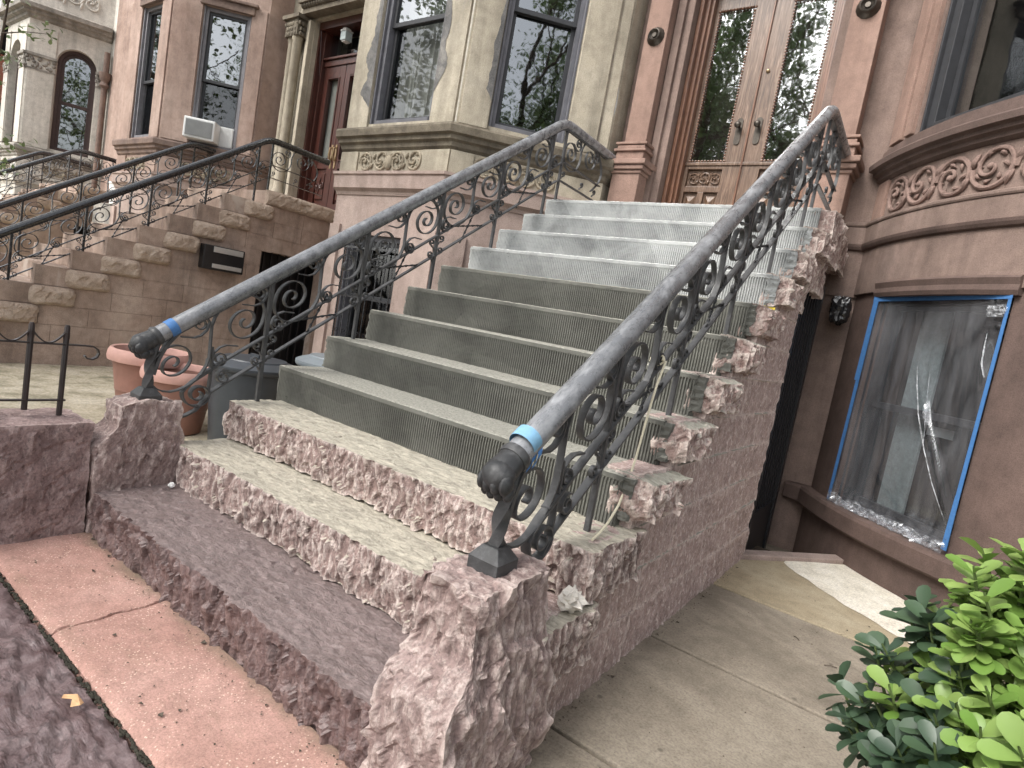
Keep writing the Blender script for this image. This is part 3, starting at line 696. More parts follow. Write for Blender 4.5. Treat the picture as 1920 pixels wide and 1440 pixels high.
def make_rail(label, x, iron, pipe, group, weathered, yend=3.74):
    t = thing('stair_railing', label, 'railing', (x, .2, .5), group)
    # handrail: pipe with a flat bar under it, bending level over the landing
    pts = [(x, y, zh(y)) for y in (.145, .3, .6, 1.0, 1.5, 2.0, 2.5, 2.84)]
    for i in range(1, 7):
        u = i / 7; pts.append((x, 2.84 + .16 * u, zh(2.84) + .69 * .16 * (u - u * u / 2)))
    zl = pts[-1][2] + .002
    pts += [(x, 3.03, zl), (x, 3.3, zl - .002), (x, yend, zl - .006)]
    r_ = .036 if weathered else .033
    mb = MB(); mb.tube(pts, r_, 16); mb.build('handrail', pipe, t, smooth=True)
    mb = MB(); mb.ribbon([(p[1], p[2] - r_ - .004) for p in pts], .03, .008, x); mb.build('rail_bar', iron, t)
    # lower bars
    ys_ = [.36 + i * .1 for i in range(27)]
    b1 = [(y, zb1(y)) for y in ys_ if y < 2.92] + [(2.95, zb1(2.95) - .002), (3.0, zb1(2.97) + .005), (3.3, zb1(2.97)), (3.6, zb1(2.97) - .01)]
    mb = MB(); mb.ribbon(b1, .027, .008, x); mb.build('lower_bar', iron, t)
    b2 = [(.24, .462), (.275, .463), (.315, .475), (.36, .5)] + [(y, zb2(y)) for y in [.42 + i * .1 for i in range(25)]] + [(2.93, zb2(2.93)), (2.98, zb2(2.95) + .004), (3.3, zb2(2.95)), (3.7, zb2(2.95) - .01)]
    mb = MB(); mb.ribbon(b2, .027, .008, x); mb.build('lower_bar', iron, t)
    sS = shared('scroll', lambda m: m.ribbon(s_path(.69), .022, .0062), iron)
    sC = shared('curl', lambda m: m.ribbon(curl_path(.69), .0195, .0054), iron)
    sD = shared('curl_low', lambda m: m.ribbon(curl_path(.69, -1), .0195, .0054), iron)
    sK = shared('small_curl', lambda m: m.ribbon(small_curl(), .0145, .005), iron)
    sL = shared('small_curl_right', lambda m: m.ribbon([(-a, b) for a, b in small_curl()], .0145, .005), iron)
    def xb(m):
        twist_bar(m, (0, -.14, -.035), (0, .14, .035)); twist_bar(m, (0, -.055, -.125), (0, .055, .135))
    sX = shared('twisted_cross', xb, iron)
    posts = [.66 + .537 * i for i in range(5)]
    for i, yp in enumerate([.123] + posts[:-1]):
        ys2 = yp + .2685; zm = (zb1(ys2) + zh(ys2) - .04) / 2 + .004
        put('scroll', sS, t, (x, ys2, zm))
        put('curl', sC, t, (x, ys2 - .006, zm + .077)); put('curl', sD, t, (x, ys2 + .006, zm - .077))
        if i: put('twisted_cross', sX, t, (x, ys2, (zb1(ys2) + zb2(ys2)) / 2))
    for i, yp in enumerate(posts):
        k = 3 + 2 * i; zf = k * RISE
        mb = MB(); mb.box(x - .009, x + .009, yp - .009, yp + .009, zf - .004, zh(yp) - .03); mb.build('post', iron, t)
        zm = (zb1(yp) + zh(yp) - .04) / 2 + .004
        put('curl', sC, t, (x, yp - .012, zm + .07)); put('curl', sD, t, (x, yp + .012, zm - .07))
        for dz in (.03, -.045):
            zc = (zb1(yp) + zb2(yp)) / 2 + dz
            put('small_curl', sK, t, (x, yp - .009, zc - .02)); put('small_curl', sL, t, (x, yp + .009, zc + .022))
    # level landing panel
    s0 = shared('scroll_level', lambda m: m.ribbon(s_path(.0), .0185, .006), iron)
    c0 = shared('curl_level', lambda m: m.ribbon(curl_path(0), .0165, .0052), iron)
    zm = (zb1(2.97) + zl - .04) / 2
    put('scroll', s0, t, (x, 3.22, zm)); put('curl', c0, t, (x, 3.21, zm + .08)); put('curl', c0, t, (x, 3.52, zm + .08))
    mb = MB(); mb.ribbon([(3.47 + .16 * math.sin(PI * i / 12) * .8, zm + .13 - .34 * i / 12) for i in range(13)], .02, .006, x); mb.build('scroll', iron, t)
    mb = MB(); mb.box(x - .009, x + .009, 2.956, 2.974, 2.15, zl - .03); mb.build('post', iron, t)
    for dy in (.0, .3, .52):
        put('small_curl', sL, t, (x, 2.98 + dy, (zb1(2.95) + zb2(2.95)) / 2)); 
    # end scroll below the newel
    pts2 = [(.44, zb1(.44) - .004), (.385, zb1(.385) - .008), (.335, .636), (.302, .603)]
    c = (.362, .574)
    for i in range(0, 34):
        a = R(172 + 600 * i / 33); q = .072 * (1 - .78 * (i / 33) ** .8); pts2.append((c[0] + q * math.cos(a), c[1] + q * math.sin(a) * .92))
    mb = MB(); mb.ribbon(pts2, .03, .007, x); mb.build('end_scroll', iron, t, smooth=True)
    c2 = [(.402, .80), (.408, .74), (.41, .66), (.408, .58)]
    mb = MB(); mb.ribbon(c2, .022, .008, x)
    mb.build('end_stem', iron, t)
    c2 = [(.47 + .036 * (1 - .7 * i / 22) * math.cos(R(60 + 500 * i / 22)), .66 + .036 * (1 - .7 * i / 22) * math.sin(R(60 + 500 * i / 22))) for i in range(23)]
    mb = MB(); mb.ribbon(c2, .026, .006, x); mb.build('end_scroll', iron, t, smooth=True)
    # twisted newel
    NY = .146; top, bot = zh(.19) - .03, .60
    mb = MB(); n = 36; vs = []
    for i in range(n + 1):
        u = i / n; z = bot + (top - bot) * u; y = NY + .05 * max(0, u - .4) ** 1.6; an = 3.4 * (1 - u) * (1 if u < .75 else .0) if False else 4.2 * min(u, .6)
        s = .017
        for k in range(4):
            a = an + PI / 4 + k * PI / 2; vs.append((x + s * 1.3 * math.cos(a), y + s * 1.3 * math.sin(a), z))
    mb.add(vs, [(i * 4 + k, i * 4 + (k + 1) % 4, i * 4 + 4 + (k + 1) % 4, i * 4 + 4 + k) for i in range(n) for k in range(4)])
    mb.ribbon([(NY + .015, top - .16), (NY + .03, top - .09), (NY + .055, top - .03), (NY + .11, top + .045)], .026, .014, x)
    nw = mb.build('newel', iron, t, smooth=True)
    mb = MB()
    for a, b, z0, z1 in ((.046, .046, .535, .575),):
        mb.box(x - a, x + a, NY - a, NY + a, z0, z1)
    vs = [(x + sx * .046, NY + sy * .046, .575) for sx, sy in ((-1, -1), (1, -1), (1, 1), (-1, 1))] + [(x + sx * .024, NY + sy * .024, .606) for sx, sy in ((-1, -1), (1, -1), (1, 1), (-1, 1))]
    mb.add(vs, [(i, (i + 1) % 4, 4 + (i + 1) % 4, 4 + i) for i in range(4)] + [(4, 5, 6, 7)])
    mb.build('newel_base', iron, nw, bev=.003)
    # lion paw finial gripping the end of the pipe
    d = Vector((0, -1, -.69)).normalized(); up = Vector((0, -.69, 1)).normalized(); sx = Vector((1, 0, 0)); base = Vector((x, .158, zh(.158)))
    mb = MB(); mb.tube([tuple(base - d * .012), tuple(base + d * .0), tuple(base + d * .012)], [.039, .043, .039], 16)
    mb.tube([tuple(base + d * .0), tuple(base + d * .025), tuple(base + d * .05), tuple(base + d * .075)], [.036, .037, .04, .036], 16)
    def bl(c, rr): mb.blob(c, rr, 14, 10, lambda q: 1 + .09 * noise.noise(q * 3 + c * 20))
    bl(base + d * .068, (.043, .042, .042))
    for a in (-.033, -.011, .011, .033):
        bl(base + d * (.092 - abs(a) * .25) + sx * a - up * .008, (.0135, .026, .026)); bl(base + d * (.094 - abs(a) * .3) + sx * a - up * .036, (.0125, .019, .02))
    bl(base + d * .065 - up * .04, (.036, .028, .022))
    mb.build('paw_finial', iron, t, smooth=True)
    return t
GR = 'stair railings of the red brownstone'
railL = make_rail('weathered grey iron railing on the left side of the concrete steps', .06, M['iron'], M['handrail'], None, True)
railR = make_rail('weathered grey iron railing on the right side of the concrete steps, nearest the viewer', 1.957, M['iron'], M['handrail'], None, True)
railR.rotation_euler = (0, 0, .0134); railR.location.y += .02
GN = 'black stair railings of the neighbouring houses'
proto = make_rail('glossy black iron railing on the near side of the mailbox stoop', -3.99, M['black_iron'], M['black_iron'], GN, False)
for dx, lab in ((-1.87, 'glossy black iron railing on the far side of the mailbox stoop'), (-5.87, 'black iron railing on the near side of the second stoop to the left'), (-7.75, 'black iron railing on the far side of the second stoop to the left')):
    c = copy_tree(proto); c.location.x += dx; c['label'] = lab

# masking tape on the handrails
def tape_band(x, y0, label, m, tail=True):
    t = thing('masking_tape', label, 'tape', (x, y0, zh(y0)))
    d = Vector((0, 1, .69)).normalized(); b = Vector((x, y0, zh(y0)))
    mb = MB(); mb.tube([tuple(b + d * u) for u in (0, .01, .02, .03, .038)], [.0375, .0382, .0378, .0383, .0377], 20, caps=False); mb.build('tape_wrap', m, t, smooth=True)
    if tail:
        mb = MB()
        for a, dx in ((0, .0), (.018, .006)):
            vs = []
            for i in range(6):
                p = b + d * (.012 + a) + Vector((.03 + dx + .004 * math.sin(i), -.002 * i, -.025 - .009 * i))
                vs += [p, p + d * .02]
            mb.add(vs, [(i * 2, i * 2 + 1, i * 2 + 3, i * 2 + 2) for i in range(5)])
        mb.build('tape_tail', M['tape'], t)
    return t
tape_band(1.957, .20, 'pale blue tape with loose tails on the right handrail near the paw finial', M['tape_light'])
tape_band(.06, .20, 'blue tape band on the left handrail near the paw finial', M['tape'], False)
# cream cord tied to the right railing
mb = MB(); cp = []
xc = 1.972
cpath = [(1.0, 1.115), (.985, 1.08), (.96, 1.03), (.94, .97), (.92, .9), (.9, .83), (.875, .76), (.84, .69), (.79, .62), (.72, .575), (.66, .556), (.6, .548)]
for i, (y, z) in enumerate(cpath): cp.append((xc + .02 * (i / 11) ** 2 * 2, y, z))
mb.tube(cp, .0042, 7)
mb.tube([(xc - .03 + .02 * math.cos(a), .995 + .016 * math.sin(a * 1.2), 1.115 + .02 * math.sin(a)) for a in [i * .5 for i in range(16)]], .004, 6)
tag(mb.build('cord', M['cord'], None, smooth=True), 'cream cord tied to the right railing and trailing onto a stone step', 'cord')
mb = MB(); mb.box(1.89, 1.985, 2.155, 2.163, 1.446, 1.462); mb.box(1.985, 2.03, 2.16, 2.168, 1.442, 1.458)
tag(mb.build('yellow_tape', M['yellow'], None), 'short strip of yellow tape lying on a right step end', 'tape')
# litter
def crumple(name, c, r_, m, label, cat, seed=0, sq=(1, 1, .7)):
    mb = MB(); so = Vector((seed, seed * 2, 1))
    mb.blob(c, tuple(r_ * q for q in sq), 18, 12, lambda q: .72 + .55 * abs(noise.noise(q * 2.6 + so)) + chisel(q + so, 3.5, .35, 1))
    return tag(mb.build(name, m, None), label, cat)
crumple('crumpled_paper', (2.03, .5, .392), .052, M['paper'], 'crumpled white paper bag stuffed beside the right pier', 'litter', 3, (.8, 1.1, .7))
crumple('tissue', (.185, .235, .197), .016, M['bucket'], 'tiny white scrap of tissue on the lowest step by the left pier', 'litter', 5)
mb = MB(); mb.add([(1.11, -.425, .004), (1.14, -.405, .012), (1.175, -.402, .006), (1.19, -.415, .013), (1.17, -.43, .004), (1.15, -.42, .01), (1.125, -.435, .006)], [(0, 1, 5, 6), (1, 2, 3, 5), (3, 4, 5)])
tag(mb.build('fallen_leaf', M['leaf_dry'], None), 'dry tan leaf lying on the dark slate pavement', 'leaf')

mb = MB(); rr = random.Random(77)
for i in range(520):
    r_ = rr.random()
    if r_ < .4: x, y, z = rr.uniform(2.04, 2.9), rr.uniform(-.3, 2.6), .001
    elif r_ < .6: x, y, z = 2.045 + abs(rr.gauss(0, .015)), rr.uniform(.3, 2.65), .001
    elif r_ < .8: x, y, z = rr.uniform(.12, 1.9), -.05 - abs(rr.gauss(0, .03)), .011
    else: x, y, z = rr.uniform(.1, 1.9), rr.uniform(-.36, -.06), .012
    a = rr.uniform(0, 6.3); q = rr.uniform(.0015, .0045) * (2.2 if rr.random() < .06 else 1); e = rr.uniform(.4, 1)
    mb.add([(x + q * math.cos(a), y + q * math.sin(a), z), (x - q * e * math.sin(a), y + q * e * math.cos(a), z + q * .7), (x - q * math.cos(a), y - q * math.sin(a), z), (x + q * e * math.sin(a), y - q * e * math.cos(a), z + q * .4)], [(0, 1, 2, 3)])
o = mb.build('ground_grit', plain('ground_grit', (.1, .08, .06), .9, 0, .6, 300)); o['kind'] = 'stuff'
for (x, y, a, l) in ((2.62, 1.72, .5, .05), (2.5, 1.86, 2.4, .035)):
    mb = MB(); mb.tube([(x, y, .004), (x + l * .5 * math.cos(a), y + l * .5 * math.sin(a), .008), (x + l * math.cos(a), y + l * math.sin(a), .004)], .0018, 5)
    tag(mb.build('twig', M['bark'], None), 'thin dry twig lying flat on the grey path slab' if l > .04 else 'shorter dry twig on the slab nearer the basement window', 'twig')

# short iron fence on the low wall
fe = thing('iron_fence', 'short rusty black iron fence with scroll end on the low wall', 'fence', (-.05, -.3, .46))
for i in range(13):
    y = -.125 - i * .1145
    mb = MB(); mb.tube([(-.05, y, .452 if i % 2 == 0 else .487), (-.05, y, .82), (-.05, y, .83)], [.0105, .0105, .007], 8)
    mb.tube([(-.05, y, .775), (-.05, y, .8)], .0115, 8); mb.build('post', M['fence_iron'], fe, smooth=True)
    mb = MB(); mb.ribbon([(y + .114 * u, .805 - .05 * math.sin(PI * u)) for u in [k / 12 for k in range(13)]] if i else [(y, .8), (y, .799)], .014, .005, -.05); mb.build('swag', M['fence_iron'], fe)
mb = MB(); mb.ribbon([(-1.55, .752), (-.8, .752), (-.06, .752), (-.03, .75), (-.013, .738), (-.008, .722), (-.014, .706), (-.03, .697), (-.05, .7), (-.058, .71)], .02, .006, -.05); mb.build('top_bar', M['fence_iron'], fe)
mb = MB(); mb.ribbon([(-1.55, .525), (-.8, .525), (-.11, .525)], .02, .006, -.05); mb.build('bottom_bar', M['fence_iron'], fe)

# ---------------------------------------------------------------- windows
def window(parent, fr, u0, u1, z0, z1, m, rec=.1, split=.5, glass=None, low=None, curtain=None, fw=.05):
    """sash window set back from the wall face: frame > sash, pane"""
    g = glass or M['glass']
    mb = MB(); w0, w1 = -rec - .06, -rec + .03
    mb.fbox(fr, u0, u0 + fw, w0, w1, z0, z1); mb.fbox(fr, u1 - fw, u1, w0, w1, z0, z1)
    mb.fbox(fr, u0 + fw, u1 - fw, w0, w1, z1 - fw, z1); mb.fbox(fr, u0 + fw, u1 - fw, w0, w1 + .01, z0, z0 + fw * .8)
    mb.fbox(fr, u0 - .012, u0 + .016, w1, w1 + .03, z0, z1); mb.fbox(fr, u1 - .016, u1 + .012, w1, w1 + .03, z0, z1)
    f = mb.build('window', m, parent, bev=.004)
    zm = z0 + (z1 - z0) * split; s = fw + .035
    mb = MB()
    for (a, b, off) in ((z0 + fw * .8, zm + .02, -.035), (zm - .02, z1 - fw, 0.0)):
        wa, wb = w0 + .03 + off, w0 + .06 + off
        mb.fbox(fr, u0 + fw, u0 + s, wa, wb, a, b); mb.fbox(fr, u1 - s, u1 - fw, wa, wb, a, b)
        mb.fbox(fr, u0 + s, u1 - s, wa, wb, a, a + .04); mb.fbox(fr, u0 + s, u1 - s, wa, wb, b - .035, b)
    mb.build('sash', M['win_black'] if m is not M['win_white'] else m, f, bev=.003)
    for (a, b, off, gg) in ((z0 + .05, zm, -.02, low or g), (zm, z1 - fw, .012, g)):
        mb = MB(); w = w0 + .03 + off
        mb.add([fr(u0 + fw, w, a), fr(u1 - fw, w, a), fr(u1 - fw, w, b), fr(u0 + fw, w, b)], [(0, 1, 2, 3)]); mb.build('pane', gg, f)
    mb = MB(); wr = w0 - .45
    mb.add([fr(u0, w0 - .005, z0), fr(u1, w0 - .005, z0), fr(u1, w0 - .005, z1), fr(u0, w0 - .005, z1), fr(u0 + .05, wr, z0), fr(u1 - .05, wr, z0), fr(u1 - .05, wr, z1), fr(u0 + .05, wr, z1)],
           [(4, 5, 6, 7), (0, 4, 7, 3), (1, 2, 6, 5), (0, 1, 5, 4), (3, 7, 6, 2)]); mb.build('room', M['dark'], f)  # near-black box behind the glass, room shade put into its colour
    if curtain:
        a0, a1, c0, c1 = curtain; mb = MB(); n = 60
        vs = []
        for i in range(n + 1):
            u = u0 + (u1 - u0) * (a0 + (a1 - a0) * i / n); w = w0 - .1 + .018 * math.sin(i * .95) + .008 * math.sin(i * 2.3)
            vs += [fr(u, w, z0 + (z1 - z0) * c0), fr(u, w, z0 + (z1 - z0) * c1)]
        mb.add(vs, [(i * 2, i * 2 + 2, i * 2 + 3, i * 2 + 1) for i in range(n)]); mb.build('curtain', M['curtain'], f, smooth=True)
    return f
def grille(parent, fr, u0, u1, z0, z1, w=.02):
    mb = MB(); n = max(4, int((u1 - u0) / .1))
    for i in range(n + 1):
        u = u0 + (u1 - u0) * i / n; mb.tube([fr(u, w, z0), fr(u, w, z1)], .007, 6)
    for z in (z0 + .08, (z0 + z1) / 2, z1 - .08): mb.fbox(fr, u0, u1, w - .004, w + .004, z - .01, z + .01)
    for i in range(n):
        u = u0 + (u1 - u0) * (i + .5) / n
        for z in (z1 - .2, z0 + .2): mb.tube([fr(u + .03 * (1 - k / 14) * math.cos(k * .6), w, z + .03 * (1 - k / 14) * math.sin(k * .6)) for k in range(13)], .004, 5)
    mb.build('grille', M['black_iron'], parent, smooth=True)

# ---------------------------------------------------------------- relief carving
def relief(mb, fn, W_, H, seed, rep, r0=.012, leaf=True):
    """running vine: alternating spirals with broad leaves, in a W x H panel; fn(u,v,h) -> point"""
    rr = random.Random(seed)
    cl = lambda u, v, h: fn(min(W_ - r0, max(r0, u)), min(H - r0, max(r0, v)), h)
    def tub(pts, r_): mb.tube([cl(*p) for p in pts], r_, 7)
    pw = W_ / rep
    for i in range(rep):
        cx = pw * (i + .5); sg = 1 if i % 2 else -1; cy = H * (.5 + .04 * sg)
        Rr = min(pw * .5, H * .47)
        pts = []; rad = []; st = PI if sg > 0 else PI
        for k in range(40):
            t = k / 39; a = st + sg * t * 3.1 * PI; q = Rr * (1 - .1 * t) if t < .42 else Rr * (.958 - .8 * ((t - .42) / .58) ** .8)
            pts.append((cx + q * math.cos(a), cy + q * math.sin(a), .004 + .012 * t)); rad.append(r0 * (1.0 - .4 * t))
        tub(pts, rad); mb.blob(cl(cx, cy, .014), r0 * 1.3, 8, 6)
        if leaf:
            for k in range(7):
                a = st + sg * (k + .5) * 2 * PI / 7; q = Rr * .72; b = (cx + q * math.cos(a), cy + q * math.sin(a)); e = a + sg * rr.uniform(1.2, 2.0); l = Rr * rr.uniform(.34, .5)
                tub([(b[0] + l * (t / 6 - .3) * math.cos(e + sg * .14 * t), b[1] + l * (t / 6 - .3) * math.sin(e + sg * .14 * t), .003 + .008 * math.sin(PI * t / 6)) for t in range(7)], [r0 * q for q in (.2, .55, .75, .7, .5, .3, .12)])
    for i in range(1, rep):
        u = pw * i
        for sg in (-1, 1):
            tub([(u + sg * r0 * (.3 + t * .35) , H * .5 + sg * H * (.1 + .06 * t), .004 + .006 * math.sin(PI * t / 5)) for t in range(6)], [r0 * q for q in (.5, 1, 1.2, 1.0, .7, .2)])

# ---------------------------------------------------------------- angled-bay house
HT = 7.6
CARV = ((.36, .31, .235), (.24, .205, .155), (.46, .4, .31))
CORN = lambda z0, z1, p: [(-.05, z0), (.0, z0), (p * .25, z0 + (z1 - z0) * .12), (p * .3, z0 + (z1 - z0) * .3), (p * .6, z0 + (z1 - z0) * .38), (p * .62, z0 + (z1 - z0) * .55), (p * .95, z0 + (z1 - z0) * .62), (p, z0 + (z1 - z0) * .9), (p * .9, z1), (-.05, z1 + .02)]
def body(parent, x0, x1, m):
    mb = MB(); mb.box(x0, x1, 4.45, 12, -.3, HT + .4); mb.build('rear_block', m, parent)
def wall_with_hole(mb, fr, u0, u1, z0, z1, a, b, c, d, t=.3):
    mb.fbox(fr, u0, u1, -t, 0, z0, c); mb.fbox(fr, u0, u1, -t, 0, d, z1)
    if a > u0: mb.fbox(fr, u0, a, -t, 0, c, d)
    if b < u1: mb.fbox(fr, b, u1, -t, 0, c, d)

def bay_house(name, label, bx0, bx1, fx0, fx1, x0, x1, m, mt, mb_, frm, zc=(2.50, 2.70), zw=(2.80, 4.85), winA=(.33, 1.16), win2=(.32, 1.08), door=None, curtainA=None, seed=1, carve=True, arch=False, lowR=None, basement=True, slope=1.0):
    """front bay between bx0..bx1 at y=2.75, splayed sides to fx0/fx1 at y=3.95; facade x0..x1"""
    h = thing(name, label, 'house', ((x0 + x1) / 2, 4.2, 0))
    fy0, fy1 = 2.75 + (bx0 - fx0) * slope, 2.75 + (fx1 - bx1) * slope
    path = [(fx0, fy0), (bx0, 2.75), (bx1, 2.75), (fx1, fy1)]
    fL, lL = frame(path[0], path[1]); fA, lA = frame(path[1], path[2]); fR, lRr = frame(path[2], path[3])
    if fy0 < 3.9: path.insert(0, (fx0, 3.95))
    if fy1 < 3.9: path.append((fx1, 3.95))
    # walls above the sill
    mb = MB()
    for fr, l, w in ((fL, lL, (lL - win2[1], lL - win2[0])), (fA, lA, winA), (fR, lRr, win2)):
        wall_with_hole(mb, fr, 0, l, zc[1], HT, w[0], w[1], zw[0], zw[1])
    if fy0 < 3.9: mb.box(fx0, fx0 + .3, fy0, 3.95, zc[1], HT)
    if fy1 < 3.9: mb.box(fx1 - .3, fx1, fy1, 3.95, zc[1], HT)
    mb.box(x0, fx0, 3.95, 4.45, 2.1, HT) if door is None else None
    if door:
        d0, d1, dz = door
        mb.box(x0, d0, 3.95, 4.45, 2.16, HT); mb.box(d1, fx0, 3.95, 4.45, 2.16, HT); mb.box(d0, d1, 3.95, 4.45, dz, HT)
    mb.box(fx1, x1, 3.95, 4.45, 2.1, HT)
    mb.build('wall', m, h)
    # raised corner strips beside the windows
    mb = MB()
    for fr, l, w in ((fA, lA, winA), (fR, lRr, win2)):
        for a, b in ((.02, w[0] - .014), (w[1] + .014, l - .02)):
            if b - a > .06: mb.fbox(fr, a, b, 0, .022, zc[1] + .02, zw[1] + .1)
    mb.build('pilaster', m, h, bev=.006)
    # sill cornice, carved band, string courses, base
    mb = MB(); mb.sweep(path, CORN(zc[0], zc[1], .09)); mb.build('cornice', mt, h)
    mb = MB(); mb.sweep(path, [(-.3, 2.30), (0, 2.30), (0, zc[0]), (-.3, zc[0])])
    for fr, l, w in ((fA, lA, winA), (fR, lRr, win2)):
        mb.fbox(fr, .0, w[0] - .08, .0, .018, 2.31, zc[0] - .004); mb.fbox(fr, w[1] + .0, l, .0, .018, 2.31, zc[0] - .004)
    mb.build('carved_band', mt if not carve else m, h)
    mc = stone('carved_' + m.name, *CARV, 5, .3, .9, 150, .2)
    if carve:
        mb = MB()
        for fr, w, s in ((fA, winA, seed), (fR, win2, seed + 1)):
            W_ = w[1] - w[0] + .08; H = zc[0] - 2.32
            relief(mb, lambda u, v, hh, fr=fr, w=w: fr(w[0] - .08 + u, hh, 2.315 + v), W_, H, s, 4, .0125)
            mb.blob(fr((w[0] + w[1]) / 2 - .04, .012, 2.315 + H * .42), (.045, .03, .07), 10, 8)
            mb.build('carving', mc, h, smooth=True); mb = MB()
    mb = MB()
    mb.sweep(path, [(-.3, 2.15), (.045, 2.15), (.05, 2.265), (.065, 2.275), (.065, 2.30), (.03, 2.303), (-.3, 2.303)])
    mb.sweep(path, [(-.3, 2.09), (.01, 2.09), (.02, 2.12), (.05, 2.147), (-.3, 2.149)])
    mb.build('string_course', mb_, h)
    mb = MB()
    bz = (.55, 1.72)
    for fr, l, w in ((fL, lL, (.35, .9)), (fA, lA, (.24, 1.0)), (fR, lRr, (.35, .95))):
        wall_with_hole(mb, fr, 0, l, -.3, 2.10, w[0], w[1], *bz)
        mb.fbox(fr, 0, w[0] - .1, 0, .03, -.3, 1.80); mb.fbox(fr, w[1] + .1, l, 0, .03, -.3, 1.80)
    mb.box(fx1, x1, 3.95, 4.45, -.3, 2.1); mb.box(x0, fx0, 3.95, 4.45, -.3, 2.16)
    if fy0 < 3.9: mb.box(fx0, fx0 + .3, fy0, 3.95, -.3, 2.1)
    if fy1 < 3.9: mb.box(fx1 - .3, fx1, fy1, 3.95, -.3, 2.1)
    mb.build('base_wall', mb_, h)
    if basement:
        for fr, w in ((fA, (.24, 1.0)), (fR, (.35, .95))):
            f = window(h, fr, w[0], w[1], bz[0], bz[1], M['win_grey'], .08, glass=M['glass_dim'])
            grille(f, fr, w[0] + .02, w[1] - .02, bz[0] + .02, bz[1] - .05)
    if not arch:
        window(h, fA, winA[0], winA[1], zw[0], zw[1], frm, .06, split=.44, curtain=curtainA, low=M['glass_dim'])
        window(h, fR, win2[0], win2[1], zw[0], zw[1], frm, .06, split=.48, low=lowR)
        window(h, fL, lL - win2[1], lL - win2[0], zw[0], zw[1], frm, .06)
        for fr, w in ((fA, winA), (fR, win2)):
            mb = MB(); mb.fbox(fr, w[0] - .05, w[1] + .05, 0, .05, zw[1], zw[1] + .1); mb.fbox(fr, w[0] - .09, w[1] + .09, 0, .08, zw[1] + .1, zw[1] + .14)
            mb.build('lintel', mt, h, bev=.008)
    body(h, x0, x1, m)
    return h, (fL, fA, fR), (lL, lA, lRr)

# ---- tan house next door
tan, fr_t, ln_t = bay_house('sandstone_house', 'stained tan sandstone house with angled bay and red mahogany doors', -2.38, -.935, -3.30, .025, -5.62, .10, M['tan'], M['tan_trim'], M['tan_base'], M['win_grey'],
                            zw=(2.755, 4.85), winA=(.33, 1.13), win2=(.28, .94), door=(-5.02, -3.95, 4.72), curtainA=(.1, .98, .0, .6), seed=3)
# grey patch of repair mortar on the wall by the pilaster
fr = fr_t[2]; mb = MB(); vs = [fr(1.295, .004, 3.12)]; n = 40
for i in range(n):
    a = 2 * PI * i / n; q = 1 + .18 * noise.noise(Vector((math.cos(a) * 2, math.sin(a) * 2, 4)))
    vs.append(fr(1.295 + .052 * q * math.cos(a) + .02 * math.sin(a), .006, 3.12 + .25 * q * math.sin(a)))
mb.add(vs, [(0, i + 1, (i + 1) % n + 1) for i in range(n)]); mb.build('mortar_patch', stone('pale_mortar', (.56, .57, .56), (.45, .46, .46), (.66, .67, .66), 8, 0, .95, 120, .4), tan)
mb = MB()
for z0, z1, w, dx in ((2.72, 7.5, .006, 0),):
    n = 60; L_ = []
    for i in range(n + 1):
        z = z0 + (z1 - z0) * i / n; q = .004 * noise.noise(Vector((z * 9, 1, 1))); ww = w * (1 + .6 * noise.noise(Vector((z * 14, 3, 3))))
        L_ += [fr_t[2](-.004 + q - ww, .026, z), fr_t[2](-.004 + q + ww, .026, z)]
    mb.add(L_, [(i * 2, i * 2 + 1, i * 2 + 3, i * 2 + 2) for i in range(n)])
mb.build('caulk_line', plain('pale_caulk', (.66, .62, .53), .8), tan)
mb = MB(); mb.fbox(fr_t[2], 1.225, 1.24, -.01, .03, 2.72, HT); mb.build('wall_joint', M['tan_trim'], tan)
def flame(fr, u0, dirn, z0, z1, seed, wmax, w=.026):
    mb = MB(); n = 70; vs = []
    for i in range(n + 1):
        t = i / n; z = z0 + (z1 - z0) * t; q = wmax * (1 - t) ** 1.1 * max(.08, .75 + .9 * noise.noise(Vector((z * 1.9, seed, 0))) + .45 * noise.noise(Vector((z * 6, seed, 3))) + .16 * noise.noise(Vector((z * 17, seed, 5))) + .07 * noise.noise(Vector((z * 45, seed, 7)))) * min(1, 12 * t) + .004 * noise.noise(Vector((z * 40, seed, 1)))
        vs += [fr(u0, w, z), fr(u0 + dirn * max(.002, q), w, z)]
    mb.add(vs, [(i * 2, i * 2 + 1, i * 2 + 3, i * 2 + 2) for i in range(n)]); mb.build('grey_stain', STN, tan)
STN = stone('grey_paint_smear', (.17, .165, .16), (.1, .1, .1), (.3, .285, .26), 6, .3, .9, 120, .2)
flame(fr_t[1], .316, -1, 2.9, 4.4, 1.2, .26); flame(fr_t[1], 1.144, 1, 2.98, 4.6, 5.1, .17); flame(fr_t[2], .266, -1, 2.95, 4.0, 8.3, .09)
